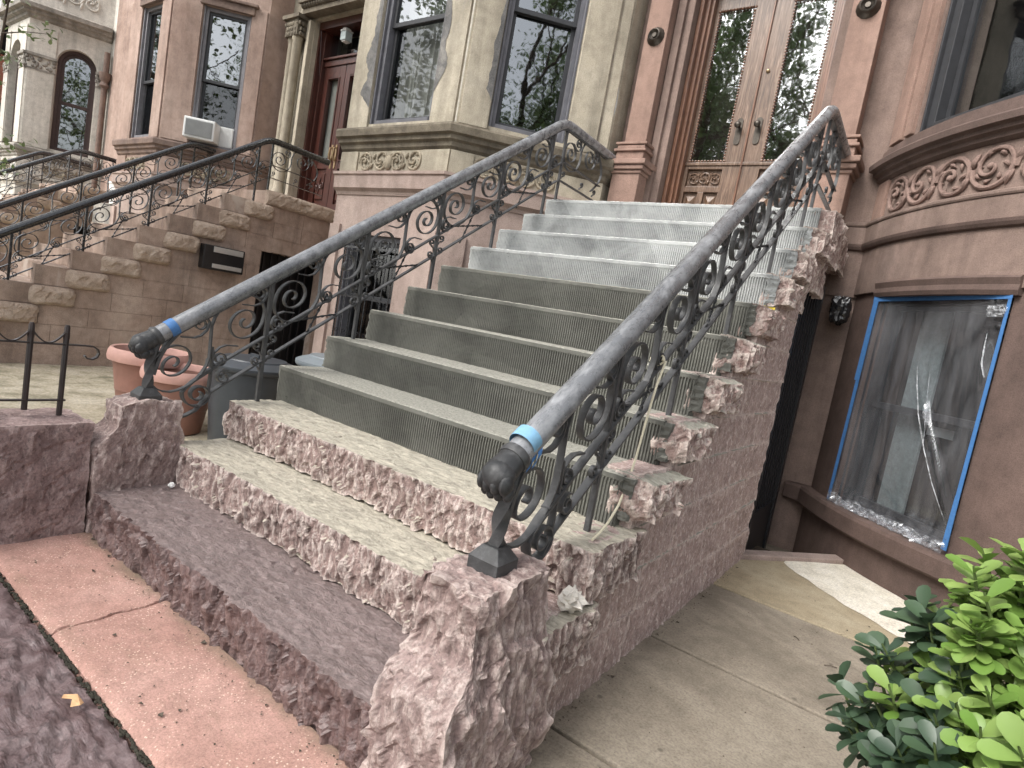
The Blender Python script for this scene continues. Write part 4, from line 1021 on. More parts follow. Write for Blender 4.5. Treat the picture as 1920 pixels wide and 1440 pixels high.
def door_tan():
    # timber frame, transom and two leaves
    y = 4.3
    mb = MB(); mb.box(-5.018, -4.985, 4.02, 4.3, 2.16, 4.72); mb.box(-3.985, -3.952, 4.02, 4.3, 2.16, 4.72)
    mb.box(-4.985, -3.985, 4.02, 4.3, 4.62, 4.72)
    mb.box(-4.985, -4.95, 4.09, 4.3, 2.16, 4.62); mb.box(-4.02, -3.985, 4.09, 4.3, 2.16, 4.62)
    mb.box(-4.95, -4.02, 4.13, 4.26, 4.17, 4.25); mb.box(-4.95, -4.02, 4.1, 4.26, 4.25, 4.28)
    d = mb.build('door_frame', M['mahogany'], tan, bev=.004)
    mb = MB(); mb.add([(-4.95, 4.2, 4.28), (-4.02, 4.2, 4.28), (-4.02, 4.2, 4.62), (-4.95, 4.2, 4.62)], [(0, 1, 2, 3)]); mb.build('pane', M['glass_dim'], d)
    for a, b in ((-4.948, -4.489), (-4.481, -4.022)):
        mb = MB(); g0, g1 = a + .115, b - .115
        mb.box(a, g0, 4.15, 4.21, 2.16, 4.17); mb.box(g1, b, 4.15, 4.21, 2.16, 4.17)
        mb.box(g0, g1, 4.15, 4.21, 4.0, 4.17); mb.box(g0, g1, 4.15, 4.21, 2.78, 2.9); mb.box(g0, g1, 4.15, 4.21, 2.16, 2.3)
        mb.box(g0, g1, 4.175, 4.2, 2.3, 2.78); mb.box(g0 + .03, g1 - .03, 4.155, 4.18, 2.36, 2.72)
        for w0, w1, z0, z1 in ((g0 - .02, g0, 2.88, 4.02), (g1, g1 + .02, 2.88, 4.02), (g0, g1, 4.0, 4.02), (g0, g1, 2.88, 2.9)): mb.box(w0, w1, 4.138, 4.15, z0, z1)
        l = mb.build('door', M['mahogany'], tan, bev=.004)
        mb = MB(); relief(mb, lambda u, v, hh, g0=g0: (g0 + .02 + u, 4.155 - hh, 2.38 + v), g1 - g0 - .04, .32, 5, 2, .007); mb.build('carving', M['mahogany'], l, smooth=True)
        mb = MB(); mb.add([(g0, 4.18, 2.9), (g1, 4.18, 2.9), (g1, 4.18, 4.0), (g0, 4.18, 4.0)], [(0, 1, 2, 3)]); mb.build('pane', M['glass_dim'], l)
        mb = MB(); mb.add([(g0, 4.215, 2.95), (g1, 4.215, 2.95), (g1, 4.215, 4.0), (g0, 4.215, 4.0)], [(0, 1, 2, 3)]); mb.build('curtain', M['curtain'], l)
        hx = b - .04 if a < -4.6 else a + .04
        mb = MB(); mb.box(hx - .016, hx + .016, 4.14, 4.15, 2.78, 3.1); mb.tube([(hx, 4.15, 3.06), (hx, 4.11, 3.05), (hx, 4.1, 2.95), (hx, 4.13, 2.88)], .014, 8); mb.build('handle', M['brass'], l, smooth=True)
    mb = MB(); mb.box(-4.98, -3.99, 4.38, 4.44, 2.16, 4.65); mb.build('dark_hall_panel', M['dark'], tan)  # flat dark backing panel, painted stand-in for the unlit hall
    # doubled colonnettes with a carved capital
    for cx, cy in ((-5.36, 3.87), (-5.215, 3.84)):
        mb = MB(); mb.lathe((cx, cy, 2.16), [(.10, 0), (.10, .12), (.075, .16), (.085, .2), (.07, .24), (.066, .3), (.062, 2.25), (.075, 2.27), (.075, 2.3)], 18); mb.build('column', M['tan'], tan, smooth=True)
    mb = MB(); mb.box(-5.47, -5.09, 3.73, 3.96, 4.68, 4.73); mb.prism([(-5.44, 3.96), (-5.11, 3.96), (-5.13, 3.76), (-5.42, 3.77)], 4.46, 4.68)
    for i in range(40):
        a = random.random(); z = random.choice((4.49, 4.55, 4.62)); c = (-5.44 + .33 * a, 3.765 + .01 * (1 - a), z) if i < 26 else (-5.115, 3.77 + .17 * a, z)
        mb.blob(c, (.026, .02, .03), 7, 5)
    mb.build('capital', M['tan_trim'], tan, smooth=True)
    mb = MB(); mb.box(-5.5, -5.45, 3.9, 3.96, 2.16, 4.7); mb.box(-5.1, -5.03, 3.88, 3.96, 2.16, 4.7); mb.build('jamb', M['tan'], tan, bev=.01)
    # door head with egg moulding
    mb = MB(); mb.box(-5.12, -3.93, 3.8, 3.96, 4.74, 4.80); mb.box(-5.16, -3.9, 3.74, 3.96, 4.86, 4.9)
    for i in range(22): mb.blob((-5.1 + i * .054, 3.79, 4.83), (.021, .04, .034), 8, 6)
    mb.build('door_head', M['tan_trim'], tan, smooth=True)
door_tan()
lt = thing('porch_lantern', 'small white glass porch lantern hanging in the mahogany doorway', 'lantern', (-4.51, 4.1, 4.45))
mb = MB(); mb.lathe((-4.51, 4.1, 4.585), [(.045, .0), (.06, .015), (.035, .03), (.012, .035), (.012, .05)], 14); mb.build('canopy', M['win_white'], lt, smooth=True)
mb = MB(); mb.prism([(-4.565, 4.045), (-4.455, 4.045), (-4.455, 4.155), (-4.565, 4.155)], 4.45, 4.565); mb.build('lamp_glass', M['lampglass'], lt, bev=.006)
mb = MB(); mb.box(-4.57, -4.45, 4.04, 4.16, 4.57, 4.583); mb.box(-4.55, -4.47, 4.06, 4.14, 4.437, 4.447); mb.build('frame', M['win_white'], lt)

# ---- brown house with the air conditioner
br, fr_b, ln_b = bay_house('brownstone_house', 'pinkish brown stone house with grey windows and a window air conditioner', -7.72, -6.44, -8.6, -5.58, -11.78, -5.58, M['brown2'], M['brown2_trim'], M['tan_base'], M['win_lilac'],
                           zc=(2.55, 2.76), zw=(2.80, 4.62), winA=(.38, .98), win2=(.385, .985), door=(-11.0, -9.9, 4.72), seed=11, lowR=M['glass_dim'])
mb = MB(); mb.box(-11.0, -9.9, 4.3, 4.42, 2.16, 4.72); mb.build('door', M['mahogany'], br)
ac = thing('air_conditioner', 'white window air conditioner in the pinkish brown house', 'air conditioner', (-6.2, 3.2, 2.9))
fr = fr_b[2]
mb = MB(); mb.fbox(fr, .36, .76, -.15, .2, 2.83, 3.10); mb.build('case', M['ac'], ac, bev=.012)
mb = MB(); mb.fbox(fr, .39, .73, .198, .206, 2.86, 3.07)
for i in range(14): mb.fbox(fr, .392, .728, .206, .212, 2.866 + i * .0145, 2.873 + i * .0145)
mb.build('grille', M['ac_grille'], ac)
mb = MB(); mb.fbox(fr, .76, .93, -.08, -.02, 2.83, 3.10)
for i in range(9): mb.fbox(fr, .765 + i * .018, .773 + i * .018, -.02, -.012, 2.84, 3.09)
mb.build('side_panel', M['ac'], ac)

# ---- pale limestone house with arches
wh, fr_w, ln_w = bay_house('limestone_house', 'pale limestone house with round arched windows and carved capitals', -13.75, -12.44, -14.26, -11.93, -17.7, -11.78, M['white'], M['white_trim'], M['white'], M['win_brown'],
                           zc=(2.62, 2.84), zw=(2.9, 5.0), winA=(.3, .96), win2=(.46, 1.1), seed=21, slope=2.36, arch=True, door=(-16.9, -15.8, 4.7))
mb = MB(); mb.box(-16.9, -15.8, 4.3, 4.42, 2.16, 4.7); mb.build('door', M['mahogany'], wh)
def arch_window(fr, u0, u1, zs, z0):
    """round-headed opening: stone spandrels, brown frame, glass"""
    c = (u0 + u1) / 2; r_ = (u1 - u0) / 2; n = 16
    mb = MB()
    for sg in (-1, 1):
        prev = (c + sg * r_, zs)
        for i in range(1, n + 1):
            a = PI / 2 * i / n; q = (c + sg * r_ * math.cos(a), zs + r_ * math.sin(a))
            xo = c + sg * r_
            for w in (0, -.3):
                pass
            v = [fr(prev[0], 0, prev[1]), fr(q[0], 0, q[1]), fr(q[0], 0, 5.0), fr(prev[0], 0, 5.0), fr(prev[0], -.3, prev[1]), fr(q[0], -.3, q[1]), fr(q[0], -.3, 5.0), fr(prev[0], -.3, 5.0)]
            mb.add(v, [(0, 1, 2, 3), (0, 4, 5, 1), (4, 7, 6, 5)]); prev = q
    mb.build('arch', M['white'], wh)
    mb = MB()
    for dr, w in ((0, -.12), (.05, -.16)):
        pts = [(u0 + dr, z0)] + [(c - (r_ - dr) * math.cos(PI * i / 20), zs + (r_ - dr) * math.sin(PI * i / 20)) for i in range(21)] + [(u1 - dr, z0)]
        for (a, b), (e, f_) in zip(pts, pts[1:]):
            l = math.hypot(a - c, b - zs) or 1
            def inn(p): 
                if p[1] <= zs: return (p[0] + (.06 if p[0] < c else -.06), p[1])
                k = (r_ - dr - .06) / (r_ - dr); return (c + (p[0] - c) * k, zs + (p[1] - zs) * k)
            i0, i1 = inn((a, b)), inn((e, f_))
            mb.add([fr(a, w, b), fr(e, w, f_), fr(i1[0], w, i1[1]), fr(i0[0], w, i0[1]), fr(a, w - .08, b), fr(e, w - .08, f_), fr(i1[0], w - .08, i1[1]), fr(i0[0], w - .08, i0[1])], [(0, 1, 2, 3), (2, 6, 7, 3), (0, 4, 5, 1)])
    zm = z0 + (zs + r_ - z0) * .48
    mb.fbox(fr, u0 + .1, u1 - .1, -.2, -.16, zm - .03, zm + .03); mb.fbox(fr, u0 + .05, u1 - .05, -.2, -.1, z0, z0 + .07)
    f = mb.build('window', M['win_brown'], wh)
    pts = [(u0 + .08, z0)] + [(c - (r_ - .08) * math.cos(PI * i / 20), zs + (r_ - .08) * math.sin(PI * i / 20)) for i in range(21)] + [(u1 - .08, z0)]
    mb = MB(); mb.add([fr(a, -.19, b) for a, b in pts], [tuple(range(len(pts)))]); mb.build('pane', M['glass'], f)
    mb = MB(); mb.fbox(fr, u0, u1, -.6, -.55, z0, zs + r_); mb.build('room', M['dark'], f)  # dark backing panel, the room's shade is in its colour
arch_window(fr_w[2], .46, 1.1, 4.58, 2.9)
arch_window(fr_w[1], .3, .96, 4.56, 2.9)
for fr, l, us in ((fr_w[2], ln_w[2], ((.0, .46), (1.1, ln_w[2]))), (fr_w[1], ln_w[1], ((0, .3), (.96, ln_w[1])))):
    for a, b in us:
        mb = MB(); mb.fbox(fr, a - .01, b + .01, 0, .06, 4.55, 4.6); mb.fbox(fr, a, b, 0, .03, 4.3, 4.33)
        for i in range(22): mb.blob(fr(a + (b - a) * random.random(), .015, random.uniform(4.35, 4.53)), (.035, .035, .035), 7, 5)
        mb.build('capital', M['white_trim'], wh, smooth=True)
path_w = [(-14.25, 3.95), (-13.75, 2.75), (-12.44, 2.75), (-11.93, 3.95)]
mb = MB(); mb.sweep(path_w, CORN(5.22, 5.48, .2)); mb.build('cornice', M['white_trim'], wh)
mb = MB()
relief(mb, lambda u, v, hh: fr_w[2](.25 + u, hh, 5.6 + v), .8, .5, 31, 3, .02)
mb.build('carving', M['white'], wh, smooth=True); mb = MB()
relief(mb, lambda u, v, hh: fr_w[1](.25 + u, hh, 5.6 + v), .8, .5, 32, 3, .02)
mb.build('carving', M['white'], wh, smooth=True)
mb = MB(); mb.tube([(-11.84, 3.86, 2.3), (-11.84, 3.86, 5.0)], .05, 12); mb.lathe((-11.84, 3.86, 4.3), [(.05, 0), (.09, .05), (.06, .12), (.1, .2), (.11, .3)], 12)
mb.build('column', M['brown2_trim'], wh, smooth=True)

# ---- red brick house at the far end
rd, fr_r, ln_r = bay_house('red_brick_house', 'red brick house with white window frames at the far end of the row', -19.9, -18.3, -20.8, -17.75, -23.5, -17.7, M['red'], M['red'], M['red'], M['win_white'],
                           zc=(2.62, 2.84), zw=(2.9, 4.3), winA=(.3, 1.2), win2=(.3, 1.08), seed=41)
mb = MB()
for z0 in (5.3,):
    mb.fbox(fr_r[1], .2, 1.4, 0, .05, 4.6, 5.2); mb.fbox(fr_r[2], .2, 1.1, 0, .05, 4.6, 5.2)
mb.build('brick_panel', M['terracotta'], rd)
window(rd, fr_r[1], .3, 1.2, 5.5, 7.2, M['win_white'], -.08); window(rd, fr_r[2], .3, 1.08, 5.5, 7.2, M['win_white'], -.08)

# ---------------------------------------------------------------- our house
us = thing('brownstone_house', 'reddish brownstone house with carved oak double doors and a curved bay', 'house', (3.0, 4.2, 0))
CX, CY, RB = 4.164, 4.806, 2.2
def arc(t0, t1, n=None):
    n = n or max(3, int(abs(t1 - t0) / 1.6)); return [(CX + RB * math.cos(R(t0 + (t1 - t0) * i / n)), CY + RB * math.sin(R(t0 + (t1 - t0) * i / n))) for i in range(n + 1)]
T0, T1 = 203.0, 337.0
DX0, DX1, DZ = .45, 1.65, 4.45
mb = MB()
mb.box(.1, DX0 - .0, 3.95, 4.45, 2.0, HT); mb.box(DX1, 2.16, 3.95, 4.45, 1.77, HT); mb.box(DX0, DX1, 3.95, 4.45, DZ, HT)
mb.box(-.02, 1.9, 3.96, 4.45, -.3, 2.0)
mb.box(1.9, 2.16, 3.975, 4.45, -.3, 1.77)
mb.build('wall', M['ours'], us)
mb = MB(); mb.box(6.16, 6.5, 3.95, 4.45, -.3, HT); mb.build('wall', M['ours'], us)
# curved bay walls: piers and bands
wins = ((213.2, 237.2), (257, 283), (303, 327))
mb = MB()
def band(t0, t1, z0, z1, w=0.0, wi=-.28): mb.sweep(arc(t0, t1), [(wi, z0), (w, z0), (w, z1), (wi, z1)])
prevt = T0
for a, b in wins + ((T1, T1),):
    band(prevt, a, 2.70, 4.9); prevt = b
band(T0, T1, 4.9, HT)
band(T0, T1, 1.785, 2.12, .0)
band(T0, T1, 2.30, 2.58, -.012)
mb.build('wall', M['ours'], us)
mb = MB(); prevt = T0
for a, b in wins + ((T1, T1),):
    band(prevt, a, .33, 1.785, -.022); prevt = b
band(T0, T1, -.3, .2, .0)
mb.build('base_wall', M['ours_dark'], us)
mb = MB()
full = arc(T0, T1)
mb.sweep([(2.0, 3.985)] + full, [(-.25, .2), (.045, .2), (.06, .215), (.06, .31), (.05, .33), (-.25, .345)])
mb.build('base_ledge', M['ours_dark'], us)
mb = MB()
mb.sweep([(1.93, 3.95)] + full, [(-.2, 2.275), (.028, 2.275), (.034, 2.285), (.034, 2.30), (.02, 2.308), (-.2, 2.308)])
mb.sweep([(1.93, 3.95)] + full, [(-.2, 2.15), (.022, 2.15), (.022, 2.272), (-.2, 2.272)])
mb.build('string_course', M['ours'], us)
mb = MB()
mb.sweep([(1.93, 3.95)] + full, [(-.2, 2.105), (.008, 2.105), (.02, 2.112), (.03, 2.13), (.034, 2.147), (-.2, 2.148)])
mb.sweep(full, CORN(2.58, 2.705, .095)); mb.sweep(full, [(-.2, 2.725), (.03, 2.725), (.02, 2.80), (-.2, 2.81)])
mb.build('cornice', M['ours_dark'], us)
# flat pilaster strips beside the bay window
mb = MB()
for a, b in ((205.2, 209.2), (210.2, 212.4), (238.4, 241.6), (252.6, 255.8)):
    mb.sweep(arc(a, b, 3), [(-.05, 2.82), (.026, 2.82), (.026, HT - .5), (-.05, HT - .5)])
for a, b in ((203.4, 207.5), (237.5, 256.5)):
    mb.sweep(arc(a, b, 8), [(-.05, 2.315), (.008, 2.315), (.008, 2.575), (-.05, 2.575)])
mb.build('pilaster_strip', M['pilaster'], us, bev=.004)
# carved frieze around the bow
mb = MB()
def bowfn(t0):
    def f(u, v, hh):
        th = R(t0) + u / RB; r_ = RB - .014 + hh * 1.5; return (CX + r_ * math.cos(th), CY + r_ * math.sin(th), 2.318 + v)
    return f
relief(mb, bowfn(208.2), (239.5 - 208.2) * PI / 180 * RB, .245, 51, 5, .0155); mb.build('carving', M['ours_carve'], us, smooth=True); mb = MB()
relief(mb, bowfn(257), 26 * PI / 180 * RB, .245, 52, 4, .0155)
mb.build('carving', M['ours_carve'], us, smooth=True)
# lintel moulding over the basement window with stepped corners
for a, b in wins:
    mb = MB(); mb.sweep(arc(a - .6, b + .8), [(-.2, 1.745), (.012, 1.745), (.022, 1.77), (.016, 1.80), (.026, 1.835), (.012, 1.85), (-.2, 1.85)]); mb.build('lintel', M['ours_dark'], us)
# windows of the bay
def chord(a, b, rr):
    P = (CX + rr * math.cos(R(a)), CY + rr * math.sin(R(a))); Q = (CX + rr * math.cos(R(b)), CY + rr * math.sin(R(b))); return frame(P, Q)
for i, (a, b) in enumerate(wins):
    fr, l = chord(a - .3, b + .3, RB - .05)
    f = window(us, fr, 0, l, 2.81, 4.9, M['win_black'], .02, .62, glass=M['glass_dim'], fw=.075)
    f = window(us, fr, 0, l, .33, 1.76, M['win_black'], .06, .5, glass=M['glass_dim'])
    if i == 0:
        mb = MB(); mb.fbox(fr, l * .2, l * .43, -.17, -.155, .38, 1.7); mb.build('inner_shutter', plain('grey_shutter_paint', (.42, .46, .44), .6), f)
        mb = MB(); mb.fbox(fr, l * .5, l * .7, -.125, -.115, .93, .985); mb.build('sash_lock', M['alu'], f)
body(us, .1, 6.5, M['ours'])
# door case
mb = MB()
def pil(x0, x1, sx):
    c = (x0 + x1) / 2
    def ring(w, y, z0, z1): mb.box(c - w, c + w, y, 3.96, z0, z1)
    hw = (x1 - x0) / 2
    ring(hw + .03, 3.74, 2.1, 2.60); ring(hw + .045, 3.725, 2.60, 2.625); ring(hw + .065, 3.705, 2.63, 2.665); ring(hw + .085, 3.685, 2.67, 2.712)
    ring(hw + .028, 3.745, 2.715, 2.79); ring(hw + .05, 3.725, 2.79, 2.812); ring(hw + .028, 3.745, 2.815, 2.845); ring(hw + .045, 3.735, 2.85, 2.872)
    ring(hw, 3.80, 2.875, HT - .5)
pil(.115, .32, 1); pil(1.725, 1.935, -1)
mb.build('pilaster', M['pilaster'], us, bev=.006)
mb = MB()
for sd in (0, 1):
    mb = MB()
    for x0, x1, y in ((.33, .40, 3.90), (.395, DX0 + .012, 3.94)):
        if sd: x0, x1 = 2.1 - x1, 2.1 - x0
        mb.box(x0, x1, y, 4.31, 2.1, DZ + .01)
    mb.build('door_reveal', M['ours'], us, bev=.006)
mb = MB(); mb.box(.03, .112, 3.9, 3.96, 2.1, HT - .5)
for z in [2.5 + .42 * i for i in range(12)]: pass
mb.build('quoin', M['ours'], us, bev=.004)
for x in (.222, 1.83):
    mb = MB()
    n = 28; pr_ = [(.0, .04), (.018, .04), (.024, .03), (.032, .034), (.044, .05), (.052, .046), (.058, .026), (.072, .012), (.078, .0)]
    vs = []; 
    for r_, hh in pr_:
        for k in range(n):
            a = 2 * PI * k / n; q = r_ * (1 + (.035 if r_ > .07 and k % 2 else 0)); vs.append((x + q * math.cos(a), 3.80 - hh, 3.775 + q * math.sin(a)))
    L_ = len(pr_); mb.add(vs, [(i * n + k, i * n + (k + 1) % n, (i + 1) * n + (k + 1) % n, (i + 1) * n + k) for i in range(1, L_ - 1) for k in range(n)] + [tuple(n + k for k in range(n))])
    mb.build('rosette', M['bronze'], us, smooth=True)
# oak frame and double doors
mb = MB()
for i, (w, y) in enumerate(((.03, 4.03), (.06, 4.09), (.085, 4.13))):
    mb.box(DX0 + .016, DX0 + .02 + w, y, 4.42 + i * .01, 2.16, DZ - i * .02); mb.box(DX1 - w - .02, DX1 - .016, y, 4.42 + i * .01, 2.16, DZ - i * .02)
mb.box(DX0 + .085, DX1 - .085, 4.12, 4.42, DZ - .12, DZ); mb.build('door_frame', M['oak_dark'], us, bev=.005)
def leaf(x0, x1, glass0, glass1, knob):
    y0, y1 = 4.2, 4.26; zt = DZ - .13
    mb = MB()
    mb.box(x0, glass0, y0, y1, 2.16, zt); mb.box(glass1, x1, y0, y1, 2.16, zt)
    mb.box(glass0, glass1, y0, y1, 4.135, zt); mb.box(glass0, glass1, y0, y1, 2.775, 2.835)
    mb.box(glass0, glass1, y0, y1, 2.575, 2.625); mb.box(glass0, glass1, y0, y1, 2.16, 2.28)
    mb.box(glass0, glass1, y0 + .03, y1, 2.625, 2.775); mb.box(glass0, glass1, y0 + .03, y1, 2.28, 2.575)
    c = (glass0 + glass1) / 2; mb.box(c - .028, c + .028, y0, y0 + .03, 2.28, 2.575)
    mb.box(x0 + .0, x1, y0 - .012, y0, 2.805, 2.832)
    d = mb.build('door', M['oak'], us, bev=.004)
    mb = MB()
    for a, b in ((glass0 + .02, c - .045), (c + .045, glass1 - .02)):
        v = [(a, y0 + .03, 2.305), (b, y0 + .03, 2.305), (b, y0 + .03, 2.55), (a, y0 + .03, 2.55), (a + .035, y0 + .006, 2.36), (b - .035, y0 + .006, 2.36), (b - .035, y0 + .006, 2.495), (a + .035, y0 + .006, 2.495)]
        mb.add(v, [(4, 5, 6, 7), (0, 1, 5, 4), (1, 2, 6, 5), (2, 3, 7, 6), (3, 0, 4, 7)])
    mb.build('raised_panel', M['oak'], d)
    mb = MB(); relief(mb, lambda u, v, hh: (glass0 + .01 + u, y0 + .03 - hh, 2.63 + v), glass1 - glass0 - .02, .14, 61, 3, .0075)
    mb.build('carving', M['oak'], d, smooth=True)
    # beaded glazing stop
    mb = MB(); nb = 52
    for i in range(nb): 
        z = 2.845 + 1.28 * i / (nb - 1)
        for x in (glass0 + .006, glass1 - .006): mb.blob((x, y0 - .002, z), (.009, .009, .011), 6, 4)
    for i in range(12):
        x = glass0 + (glass1 - glass0) * i / 11
        for z in (4.128, 2.845): mb.blob((x, y0 - .002, z), (.012, .009, .009), 6, 4)
    mb.build('beading', M['oak_dark'], d, smooth=True)
    mb = MB(); mb.add([(glass0, y0 + .02, 2.835), (glass1, y0 + .02, 2.835), (glass1, y0 + .02, 4.135), (glass0, y0 + .02, 4.135)], [(0, 1, 2, 3)]); mb.build('pane', M['glass_door'], d)
    mb = MB(); n = 20; pts = [(knob + .026 * math.cos(2 * PI * k / n), 3.09 + (.085 if math.sin(2 * PI * k / n) > 0 else -.085) + .026 * math.sin(2 * PI * k / n)) for k in range(n)]
    mb.add([(a, y0 - .01, b) for a, b in pts] + [(a, y0, b) for a, b in pts], [tuple(range(n))] + [(i, (i + 1) % n, n + (i + 1) % n, n + i) for i in range(n)])
    mb.tube([(knob, y0 - .005, 3.13), (knob, y0 - .045, 3.13)], .011, 10); mb.blob((knob, y0 - .06, 3.13), (.028, .022, .028), 14, 10)
    mb.build('door_knob', M['bronze'], d, smooth=True)
    return d
leaf(.535, 1.046, .585, .895, .965)
dr = leaf(1.054, 1.565, 1.205, 1.515, 1.125)
mb = MB(); mb.blob((1.105, 4.193, 3.58), (.016, .012, .016), 12, 8); mb.build('lock_cylinder', M['brass'], dr, smooth=True)
mb = MB(); mb.box(1.042, 1.058, 4.185, 4.21, 2.16, DZ - .13); mb.build('meeting_bead', M['oak_dark'], dr, bev=.004)
mb = MB(); mb.box(.5, 1.6, 4.5, 4.52, 2.1, 4.4); mb.build('dark_hall_panel', M['dark'], us)  # thin dark panel painted as the shade behind the doors
# basement gate under the landing
gt = thing('basement_gate', 'black iron gate under the landing beside the stone side wall', 'gate', (2.0, 3.2, -.05))
mb = MB(); mb.box(1.975, 2.025, 2.77, 2.83, -.03, 1.76); mb.box(1.975, 2.025, 3.42, 3.48, -.2, 1.76); mb.box(1.975, 2.025, 2.83, 3.42, 1.70, 1.76); mb.build('gate_frame', M['black_frame'], gt)
mb = MB()
for i in range(7): mb.box(1.992, 2.008, 2.87 + i * .085, 2.886 + i * .085, -.1, 1.70)
mb.box(1.985, 2.012, 2.83, 3.42, -.12, .25); mb.build('gate_bars', M['black_frame'], gt)
mb = MB(); mb.box(.3, 1.9, 3.8, 3.9, -.2, 1.8); mb.build('dark_recess_sheet', M['dark'], gt)  # near-black sheet at the back of the recess, shade painted in

# plastic film taped over the lower bay window
fr, l = chord(213.0, 237.4, RB - .012)
pf_ = thing('plastic_sheet', 'clear plastic film taped with blue tape over the basement bay window', 'plastic sheet', fr(l / 2, 0, .33))
m, nt, b_, o_ = mat('clear_plastic_film'); nt.nodes.remove(b_)
g1 = N(nt, 'ShaderNodeBsdfGlossy'); g1.inputs['Roughness'].default_value = .14; g1.inputs['Color'].default_value = (.85, .87, .9, 1)
tr = N(nt, 'ShaderNodeBsdfTransparent'); tr.inputs['Color'].default_value = (.86, .87, .89, 1)
df = N(nt, 'ShaderNodeBsdfDiffuse'); df.inputs['Color'].default_value = (.6, .62, .66, 1)
m1 = N(nt, 'ShaderNodeMixShader'); nt.links.new(ramp(nt, noi(nt, coords(nt, (3, 3, .8)), 3, 4, .6, .6), [(.36, .045), (.66, .16)]), m1.inputs[0]); nt.links.new(tr.outputs[0], m1.inputs[1]); nt.links.new(df.outputs[0], m1.inputs[2])
m2 = N(nt, 'ShaderNodeMixShader'); nt.links.new(fres(nt, .1), m2.inputs[0]); nt.links.new(m1.outputs[0], m2.inputs[1]); nt.links.new(g1.outputs[0], m2.inputs[2]); nt.links.new(m2.outputs[0], o_.inputs[0])
M['film'] = m
mb = MB(); nu, nv = 90, 150; vs = []
def crease(u, v, u0, v0, u1, v1, w):
    dx, dy = u1 - u0, v1 - v0; L2 = dx * dx + dy * dy; t = max(0, min(1, ((u - u0) * dx + (v - v0) * dy) / L2)); d = math.hypot(u - u0 - dx * t, (v - v0 - dy * t)); return math.exp(-(d / w) ** 2) * math.sin(PI * max(.02, min(.98, t))) ** .5
zf0, zf1 = .335, 1.745
for j in range(nv + 1):
    v = j / nv
    for i in range(nu + 1):
        u = i / nu
        w = .012 + .006 * noise.noise(Vector((u * 5, v * 3, 1))) + .0016 * noise.noise(Vector((u * 18 + v * 3, v * 3, 2)))
        w += .026 * crease(u, v, .5, .7, .98, .12, .02) + .016 * crease(u, v, .6, .7, .7, .38, .016) + .02 * crease(u, v, .92, .84, .97, .66, .022) + .008 * crease(u, v, .35, .22, .8, .05, .02)
        lo = max(0, 1 - v / .11); w += lo * (.018 + .05 * abs(noise.noise(Vector((u * 17, v * 30, 5)))) + .02 * noise.noise(Vector((u * 50, v * 60, 6))))
        ur = max(0, 1 - math.hypot((1 - u) * 1.2, 1 - v) / .2); w += ur * .06 * abs(noise.noise(Vector((u * 30, v * 30, 7))))
        vs.append(fr(u * l, w, zf0 + (zf1 - zf0) * v))
mb.add(vs, [(j * (nu + 1) + i, j * (nu + 1) + i + 1, (j + 1) * (nu + 1) + i + 1, (j + 1) * (nu + 1) + i) for j in range(nv) for i in range(nu)])
mb.build('film', M['film'], pf_, smooth=True)
m, nt, b_, o_ = mat('pale_glint_film')
b_.inputs['Base Color'].default_value = (.75, .77, .8, 1); b_.inputs['Roughness'].default_value = .2; b_.inputs['Specular IOR Level'].default_value = .9  # pale base colour paints the sky glint on crumpled film
tr = N(nt, 'ShaderNodeBsdfTransparent'); mx = N(nt, 'ShaderNodeMixShader')
nt.links.new(ramp(nt, noi(nt, coords(nt), 28, 4, .7, .8), [(.4, .06), (.62, .55)]), mx.inputs[0]); nt.links.new(tr.outputs[0], mx.inputs[1]); nt.links.new(b_.outputs[0], mx.inputs[2]); nt.links.new(mx.outputs[0], o_.inputs[0])
M['film_fold_glint'] = m
def fold(u0, u1, z0, z1, seed, w_=.03, name='film_fold_glint', slant=0.0):
    mb = MB(); nu, nv = 80, 16; vs = []
    for j in range(nv + 1):
        v = j / nv
        for i in range(nu + 1):
            u = u0 + (u1 - u0) * i / nu; top = z1 + .03 * noise.noise(Vector((u * 9, seed, 0)))
            z = z0 + (top - z0) * v + slant * (u - u0)
            w = .024 + w_ * (1 - v * .7) * abs(noise.noise(Vector((u * 26, v * 3, seed)))) + .014 * noise.noise(Vector((u * 70, v * 9, seed + 3)))
            vs.append(fr(u * l, w, z))
    mb.add(vs, [(j * (nu + 1) + i, j * (nu + 1) + i + 1, (j + 1) * (nu + 1) + i + 1, (j + 1) * (nu + 1) + i) for j in range(nv) for i in range(nu)])
    mb.build(name, M['film_fold_glint'], pf_)
fold(.0, .97, .337, .395, 1.0); fold(.06, .9, .338, .375, 7.0, .045)  # bottom folds, their bright sky reflection put into the pale colour
fold(.88, .99, 1.63, 1.69, 4.0, .03)
def ridge(pts, r_):
    mb = MB(); mb.tube([fr(a * l, .024, zf0 + (zf1 - zf0) * b) for a, b in pts], [r_ * q for q in (.2, .8, 1, .9, .7, .5, .2)[:len(pts)]], 6); mb.build('film_crease_glint', M['film_fold_glint'], pf_, smooth=True)  # pale tube paints the sky glint along a crease
ridge([(.5, .70), (.535, .62), (.6, .5), (.7, .37), (.81, .25), (.9, .17), (.975, .11)], .0036)
ridge([(.6, .70), (.62, .62), (.645, .53), (.67, .45), (.69, .38)], .002)
ridge([(.915, .86), (.92, .8), (.93, .74), (.965, .69)], .005)
def strip(pts, w0=.017):
    mb = MB(); mb.add([fr(*p) for p in pts], [(0, 1, 2, 3)]); 
    mb.add([fr(p[0], p[1] - .003, p[2]) for p in pts], [(3, 2, 1, 0)]); mb.build('tape_strip', M['tape'], pf_)
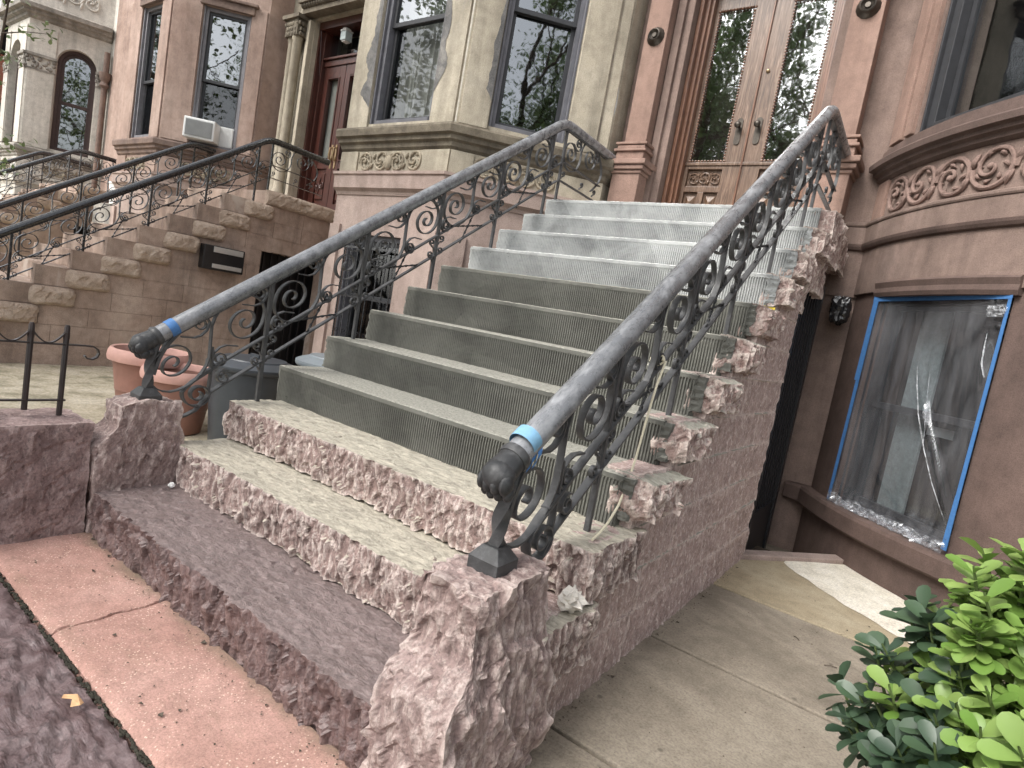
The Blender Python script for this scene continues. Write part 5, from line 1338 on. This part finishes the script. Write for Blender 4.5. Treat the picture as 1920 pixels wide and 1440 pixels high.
strip([(-.005, .022, .34), (.02, .022, .34), (.028, .022, 1.2), (.0, .022, 1.2)]); strip([(-.012, .025, 1.18), (.031, .025, 1.18), (.034, .025, 1.76), (-.005, .025, 1.76)])
strip([(l - .018, .022, .6), (l + .006, .022, .6), (l + .004, .022, 1.75), (l - .014, .022, 1.75)]); strip([(l - .022, .025, .36), (l + .012, .025, .36), (l + .008, .025, .66), (l - .017, .025, .66)])
strip([(-.01, .024, 1.715), (l + .005, .024, 1.725), (l + .005, .024, 1.765), (-.01, .024, 1.76)])
# bagged light fitting on the wall by the gate
bg = thing('bagged_lamp', 'wall lamp wrapped in a crumpled black plastic bag beside the gate', 'lamp', (2.08, 3.9, 1.66))
mb = MB()
mb.blob((2.09, 3.85, 1.665), (.085, .08, .14), 48, 40, lambda q: min(1.25, .78 / max(abs(q.x), abs(q.y), abs(q.z)) ** .7) * (.9 - .22 * max(0, q.z - .2)) + .16 * noise.noise(q * 2.6) + .12 * abs(noise.noise(Vector((q.x * 3, q.y * 3, q.z * 8)))) + .06 * noise.noise(q * 9))
mb.build('bag', M['bag'], bg, smooth=True)
mb = MB(); mb.tube([(2.02, 3.97, 1.72), (2.03, 3.88, 1.73), (2.06, 3.86, 1.72)], .018, 8); mb.build('bracket', M['black_frame'], bg)

# ---------------------------------------------------------------- neighbouring stoops
def make_nstoop():
    t = thing('neighbour_stoop', 'brown stone stoop with rock faced step ends and a mailbox on its wall', 'stoop', (-4.93, 0, 0))
    xl, xr = -5.93, -3.9
    for k in range(1, 13):
        y = (k - 1) * RUN; z1 = k * RISE
        mb = MB(); mb.box(xl + .02, xr - .06, y, y + RUN + .08 if k < 12 else 3.96, z1 - RISE - (.0 if k > 1 else .05), z1); mb.build('step', M['nstoop'], t, bev=.006)
        mb = MB(); ye = y + .335 if k < 12 else 3.9
        def pil_(p, y=y, ye=ye, z1=z1):
            a = abs((p.y - (y + ye) / 2) / ((ye - y) / 2)); b = abs((p.z - (z1 - .083)) / .083); f_ = max(0, (p.x - xr + .06) / .1)
            return (p.x - .035 * f_ * (a ** 6 + b ** 5) + .012 * noise.noise(Vector((p.y * 9, p.z * 12, k))), p.y, p.z)
        rock(mb, xr - .075, xr + .05, y - .018, ye, z1 - .17, z1 + .003, 0.016, {'x+': .02, 'y-': .004, 'z+': .002, 'z-': .004}, 15, 1, skip=('x-',), prof=pil_, seed=100 + k)
        mb.build('step_end', M['nrock'], t)
    # side wall with fine joints and the shouldered doorway
    mb = MB(); zc_ = [-.05] + [.19 + i * .18 for i in range(11)]
    for i in range(len(zc_) - 1):
        z0, z1 = zc_[i], zc_[i + 1]; ys_ = max(.02, (i) * RUN - .25); yend = 2.95 if z0 > -.1 and z1 <= 1.6 else (3.08 if z1 <= 1.8 else 3.95)
        if z1 > 1.8: yend = 3.95
        y = ys_; rr = random.Random(i)
        while y < yend - .02:
            y2 = min(yend, y + rr.uniform(.38, .6)); 
            if yend - y2 < .15: y2 = yend
            mb.box(xr - .12, xr - .012 - rr.uniform(0, .0015), y + .002, y2 - .002, z0 + .002, z1 - .002); y = y2
    mb.box(xr - .13, xr - .014, 3.78, 3.95, -.05, 1.83); mb.box(xr - .14, xr - .004, .1, 2.94, -.04, .16)
    mb.build('side_wall', M['nstoop'], t)
    mb = MB()
    for k in range(2, 12): mb.box(xl + .04, xr - .02, (k - 1) * RUN + .02, 2.94 if k < 10 else 3.9, (k - 1) * RISE - .16, (k - 1) * RISE + .1)
    mb.box(xl + .04, xl + .3, .1, 3.9, -.05, .9)
    mb.build('core', M['nstoop'], t)
    mb = MB(); mb.box(xr - .4, xr - .35, 2.9, 3.95, -.05, 1.85)
    for i in range(8): mb.box(xr - .2, xr - .18, 2.98 + i * .1, 3.0 + i * .1, 0, 1.65)
    mb.build('basement_gate', M['black_frame'], t)
    return t
ns = make_nstoop()
c = copy_tree(ns); c.location.x -= 5.9; c['label'] = 'second stoop to the left, with rock faced step ends'
for o in (ns, c): o['group'] = 'brown stoops of the neighbouring houses'
mbx = thing('mailbox', 'black mailbox with two silver flaps on the neighbouring stoop wall', 'mailbox', (-3.86, 2.45, 1.26))
mb = MB(); mb.box(-3.9, -3.80, 2.23, 2.69, 1.13, 1.395); mb.build('box', M['mail_black'], mbx, bev=.008)
mb = MB(); mb.box(-3.80, -3.79, 2.33, 2.665, 1.325, 1.385); mb.build('flap', M['alu'], mbx, bev=.003)
mb = MB(); mb.box(-3.80, -3.79, 2.33, 2.665, 1.155, 1.2); mb.build('flap', M['alu'], mbx, bev=.003)

# ---------------------------------------------------------------- yard clutter
def pot(c, r_, hh, label):
    t = thing('plant_pot', label, 'pot', c, 'terracotta pots beside the stoop')
    mb = MB(); mb.lathe(c, [(r_ * .62, 0), (r_ * .64, .01), (r_ * .74, hh * .38), (r_ * .76, hh * .39), (r_ * .755, hh * .41), (r_ * .86, hh * .82), (r_ * .8, hh * .83), (r_ * .8, hh * .9), (r_ * .78, hh * .75), (r_ * .72, hh * .55), (.01, hh * .5)], 40); mb.build('bowl', M['terracotta'], t, smooth=True)
    mb = MB(); mb.lathe(c, [(r_ * .85, hh * .8), (r_ * .98, hh * .82), (r_ * 1.0, hh * .88), (r_ * .98, hh * .95), (r_ * .92, hh), (r_ * .86, hh * .99), (r_ * .84, hh * .95), (r_ * .8, hh * .85), (r_ * .82, hh * .8)], 40); mb.build('rim', M['terracotta_rim'], t, smooth=True)
    return t
pot((-1.86, .98, 0), .27, .49, 'taller terracotta pot, further behind its twin by the left pier')
pot((-1.42, 1.0, 0), .25, .44, 'shorter terracotta pot beside the grey bin')
def bin_(c, r_, hh, label, lidm):
    t = thing('dustbin', label, 'bin', c, 'plastic dustbins beside the stoop')
    mb = MB(); mb.lathe(c, [(r_ * .78, 0), (r_ * .8, .02), (r_ * .96, hh * .86), (r_ * 1.0, hh * .87), (r_ * 1.0, hh * .9)], 36); mb.build('tub', M['bin'], t, smooth=True)
    mb = MB(); mb.lathe(c, [(r_ * 1.02, hh * .88), (r_ * 1.04, hh * .9), (r_ * 1.03, hh * .93), (r_ * .9, hh * .96), (r_ * .72, hh * .985), (r_ * .7, hh * 1.0), (.01, hh * 1.0)], 36)
    mb.box(c[0] - .05, c[0] + .05, c[1] - .012, c[1] + .012, c[2] + hh, c[2] + hh + .03); mb.build('lid', lidm, t, smooth=True)
bin_((-.98, 1.26, 0), .29, .6, 'dark grey dustbin with a domed lid next to the pots', M['bin'])
bin_((-.86, 1.86, 0), .3, .66, 'dustbin with a pale grey lid behind the dark bin', M['bin_lid'])
bk = thing('bucket', 'white plastic bucket in the yard of the pinkish brown house', 'bucket', (-9.3, 3.3, 1.6))
mb = MB(); mb.lathe((-9.0, 3.3, 1.9), [(.14, 0), (.17, .34), (.18, .34), (.18, .37), (.16, .37), (.13, .03)], 20); mb.build('tub', M['bucket'], bk, smooth=True)
mb = MB(); mb.box(-9.5, -8.6, 3.1, 3.6, -.02, 1.9); mb.build('stand', M['white_trim'], bk)

# ---------------------------------------------------------------- plants
def leaf_faces(mb, p, d, n, L, W_, fold=.25, mi=0):
    """an obovate, slightly folded and drooping leaf from base p along d with normal n"""
    d = d.normalized(); s = d.cross(n).normalized(); n = s.cross(d).normalized()
    rows = [(0, .1), (.2, .42), (.45, .8), (.7, 1.0), (.9, .8), (1.0, .3)]
    vs = []
    for t, w in rows:
        c = p + d * L * t - n * L * .16 * t * t
        vs += [c - s * W_ * w * .5 + n * W_ * w * fold * .5, c, c + s * W_ * w * .5 + n * W_ * w * fold * .5]
    fs = []
    for i in range(5):
        a = i * 3; fs += [(a, a + 1, a + 4, a + 3), (a + 1, a + 2, a + 5, a + 4)]
    mb.add(vs, fs, mi)
def make_bush():
    t = thing('leafy_bush', 'glossy green bush with bright new leaves in the lower right foreground', 'bush', (3.12, .45, 0))
    old, new, st = MB(), MB(), MB(); rr = random.Random(4)
    base = Vector((3.2, .5, 0)); tips = []
    def inside(p): return True
    for i in range(1050):
        th = rr.uniform(0, 2 * PI); ph = math.acos(rr.uniform(-.55, .98)); q = rr.uniform(.55, 1.0) ** .5
        lump = 1 + .22 * noise.noise(Vector((math.cos(th) * 1.6, math.sin(th) * 1.6, ph * 1.3)))
        p = Vector((3.29 + .53 * lump * q * math.sin(ph) * math.cos(th), .47 + .42 * lump * q * math.sin(ph) * math.sin(th), .54 + (.56 if math.cos(th) > -.3 else .44) * lump * q * math.cos(ph) + .04))
        tips.append((p, q))
    for p, q in tips:
        ax = (p - Vector((3.2, .52, .15))).normalized(); ax = (ax + Vector((rr.uniform(-.3, .3), rr.uniform(-.3, .3), .45))).normalized()
        fresh = p.z > .38 + .36 * noise.noise(p * 3.0) and q > .7 and (p.x > 2.88 or rr.random() < .2)
        fresh = fresh or rr.random() < .04
        mb = new if fresh else old
        n_l = rr.randint(7, 10); tw = rr.uniform(0, 6)
        a = ax.cross(Vector((0, 0, 1))); a = a.normalized() if a.length > .1 else Vector((1, 0, 0)); b = ax.cross(a)
        st.tube([tuple(p - ax * .1), tuple(p - ax * .03), tuple(p + ax * .01)], [.0035, .003, .002], 5, caps=False)
        for k in range(n_l):
            an = tw + k * 2.4; lift = -.0 + .9 * k / n_l + rr.uniform(-.25, .25)
            d = (a * math.cos(an) + b * math.sin(an)) * math.cos(lift) + ax * math.sin(lift)
            L = rr.uniform(.038, .062) * (1.0 if not fresh else .95); leaf_faces(mb, p - ax * (.05 * (1 - k / n_l)), d, ax, L, L * rr.uniform(.55, .66), rr.uniform(.15, .4))
    for i in range(14):
        p, q = tips[i * 15]; mid = base.lerp(p, .5) + Vector((rr.uniform(-.08, .08), rr.uniform(-.08, .08), -.02))
        st.tube([tuple(base + Vector((rr.uniform(-.06, .06), rr.uniform(-.06, .06), 0))), tuple(mid), tuple(p)], [.011, .008, .004], 6, caps=False)
    old.build('old_leaves', M['leaf_old'], t, smooth=True); new.build('new_leaves', M['leaf_new'], t, smooth=True); st.build('stems', M['stem'], t, smooth=True)
    return t
make_bush()
mb = MB(); mb.box(2.93, 4.4, -.3, 1.25, -.05, .012); structure(mb.build('planting_bed', M['soil'], bev=.004))

def make_tree(seed):
    """street tree: leaning tapered trunk, forking limbs, crown of leaf clumps"""
    rr = random.Random(seed)
    wood, lf = MB(), MB(); ends = []
    def limb(p, d, L, r_, lev):
        n = 7; pts = [p.copy()]; q = p.copy(); dd = d.copy()
        for i in range(n):
            dd = (dd + Vector((rr.uniform(-.16, .16), rr.uniform(-.16, .16), rr.uniform(-.04, .1)))).normalized(); q = q + dd * L / n; pts.append(q.copy())
        wood.tube([tuple(a) for a in pts], [r_ * (1 - .55 * i / n) for i in range(n + 1)], 9 if lev < 2 else 6, caps=False)
        if lev >= 2: ends.extend(pts[2:])
        if lev < 4:
            for i in range(3 if lev < 2 else 3):
                b = pts[rr.randint(3, n)]; an = rr.uniform(0, 2 * PI); u = dd.cross(Vector((math.cos(an), math.sin(an), .3))).normalized()
                limb(b, (dd * .75 + u * rr.uniform(.5, .9) + Vector((0, 0, .08))).normalized(), L * rr.uniform(.55, .75), r_ * .5, lev + 1)
    limb(Vector((0, 0, -.1)), Vector((.06, .04, 1)), 5.2, .24, 0)
    for b in ends:
        if rr.random() < .38: continue
        for i in range(rr.randint(26, 40)):
            p = b + Vector((rr.gauss(0, .27), rr.gauss(0, .27), rr.gauss(0, .17)))
            d = Vector((rr.uniform(-1, 1), rr.uniform(-1, 1), rr.uniform(-.8, .3))); nrm = Vector((rr.uniform(-.6, .6), rr.uniform(-.6, .6), 1))
            L = rr.uniform(.07, .13); d.normalize(); s = d.cross(nrm).normalized()
            lf.add([p, p + d * L * .5 + s * L * .3, p + d * L, p + d * L * .5 - s * L * .3], [(0, 1, 2, 3)])
    return wood, lf
TG = 'street trees reflected in the windows'
TL = 'leafy street tree behind the viewer, seen only as a window reflection'
wood, lf = make_tree(3)
tt = thing('street_tree', TL, 'tree', (0, 0, 0), TG)
wood.build('trunk', M['bark'], tt, smooth=True); lf.build('crown', M['leaf_tree'], tt)
spots = [(-4.6, -7.3, 0, 1.15), (-.6, -8.6, 2.0, 1.2), (-9.2, -7.6, 4.1, 1.25), (-14.5, -8.0, 1.1, 1.3), (4.6, -8.2, 3.0, 1.2), (9.0, -8.6, 5.2, 1.15), (13.5, -8.0, .7, 1.2), (-20.5, -7.4, .4, 1.25), (-7.0, -14.5, 2.6, 1.5), (1.5, -15.0, .9, 1.4), (-13, -15.5, 4.6, 1.6), (-20, -15, 3.3, 1.6), (-27, -9, 5.0, 1.4)]
for i, (x, y, a, s) in enumerate(spots):
    o = tt if i == 0 else copy_tree(tt)
    o.location = (x, y, -.1); o.rotation_euler = (0, 0, a); o.scale = (s, s, s)
# low leafy branch entering at the left edge
sp = thing('sapling', 'thin leafy sapling whose branch tips enter at the left edge', 'sapling', (-8.2, 1.25, 0))
mb = MB(); lf = MB(); rr = random.Random(9)
mb.tube([(-8.2, 1.25, -.02), (-8.18, 1.3, 1.6), (-8.1, 1.38, 3.4), (-8.0, 1.45, 4.6)], [.03, .026, .018, .008], 8)
for z0 in (1.9, 2.25, 2.6, 2.95, 3.3, 3.7, 4.1, 4.4):
    an = rr.uniform(-.5, 1.0); L = rr.uniform(.45, .8); p = Vector((-8.15 + (z0 - 1.6) * .05, 1.3 + (z0 - 1.6) * .04, z0)); d = Vector((math.cos(an), math.sin(an), .15))
    mb.tube([tuple(p), tuple(p + d * L * .5), tuple(p + d * L + Vector((0, 0, -.05)))], [.01, .006, .003], 5)
    for i in range(34):
        q = p + d * L * rr.uniform(.3, 1.05) + Vector((rr.gauss(0, .07), rr.gauss(0, .07), rr.gauss(0, .06)))
        leaf_faces(lf, q, Vector((rr.uniform(-1, 1), rr.uniform(-1, 1), rr.uniform(-.7, .2))), Vector((rr.uniform(-.4, .4), rr.uniform(-.4, .4), 1)), rr.uniform(.06, .1), rr.uniform(.03, .05))
mb.build('trunk', M['bark'], sp, smooth=True); lf.build('leaves', M['leaf_gray'], sp, smooth=True)

# ---------------------------------------------------------------- sky, sun, camera
w = bpy.data.worlds.new('World'); SC.world = w; w.use_nodes = True; nt = w.node_tree; nt.nodes.clear()
sky = nt.nodes.new('ShaderNodeTexSky'); sky.sky_type = 'NISHITA'; sky.sun_disc = False
EL, AZ = R(46), R(200)
sky.sun_elevation = EL; sky.sun_rotation = AZ; sky.dust_density = 4; sky.air_density = 1.0; sky.ozone_density = .6
hs = nt.nodes.new('ShaderNodeHueSaturation'); hs.inputs['Saturation'].default_value = .25; hs.inputs['Value'].default_value = 1.0
bg = nt.nodes.new('ShaderNodeBackground'); bg.inputs['Strength'].default_value = .15; out = nt.nodes.new('ShaderNodeOutputWorld')
nt.links.new(sky.outputs[0], hs.inputs['Color']); nt.links.new(hs.outputs[0], bg.inputs['Color']); nt.links.new(bg.outputs[0], out.inputs[0])
sl = bpy.data.lights.new('sun', 'SUN'); sl.energy = 1.35; sl.angle = R(32); sl.color = (1, .97, .92)
so = bpy.data.objects.new('sun', sl); COL.objects.link(so)
dirv = Vector((math.sin(AZ) * math.cos(EL), math.cos(AZ) * math.cos(EL), math.sin(EL)))
so.rotation_euler = dirv.to_track_quat('Z', 'Y').to_euler(); so.location = (0, -5, 12)
cam = bpy.data.cameras.new('camera'); co = bpy.data.objects.new('camera', cam); COL.objects.link(co); SC.camera = co
cam.sensor_width = 36; cam.lens = 1110.04 / 1920 * 36; cam.clip_start = .02; cam.clip_end = 1000
r2, u2, f = Vector((.79656867, .57816803, .17663544)), Vector((-.20382871, -.01821918, .97883702)), Vector((-.56915042, .81571428, -.10333442))
mt_ = Matrix((r2, u2, -f)).transposed().to_4x4(); mt_.translation = Vector((2.74679571, -1.020394, 1.15618745)); co.matrix_world = mt_
vs_ = SC.view_settings; SC.display_settings.display_device = 'sRGB'; vs_.view_transform = 'Standard'; vs_.look = 'None'; vs_.exposure = 1.25; vs_.gamma = 1
SC.cycles.max_bounces = 10; SC.cycles.transparent_max_bounces = 16
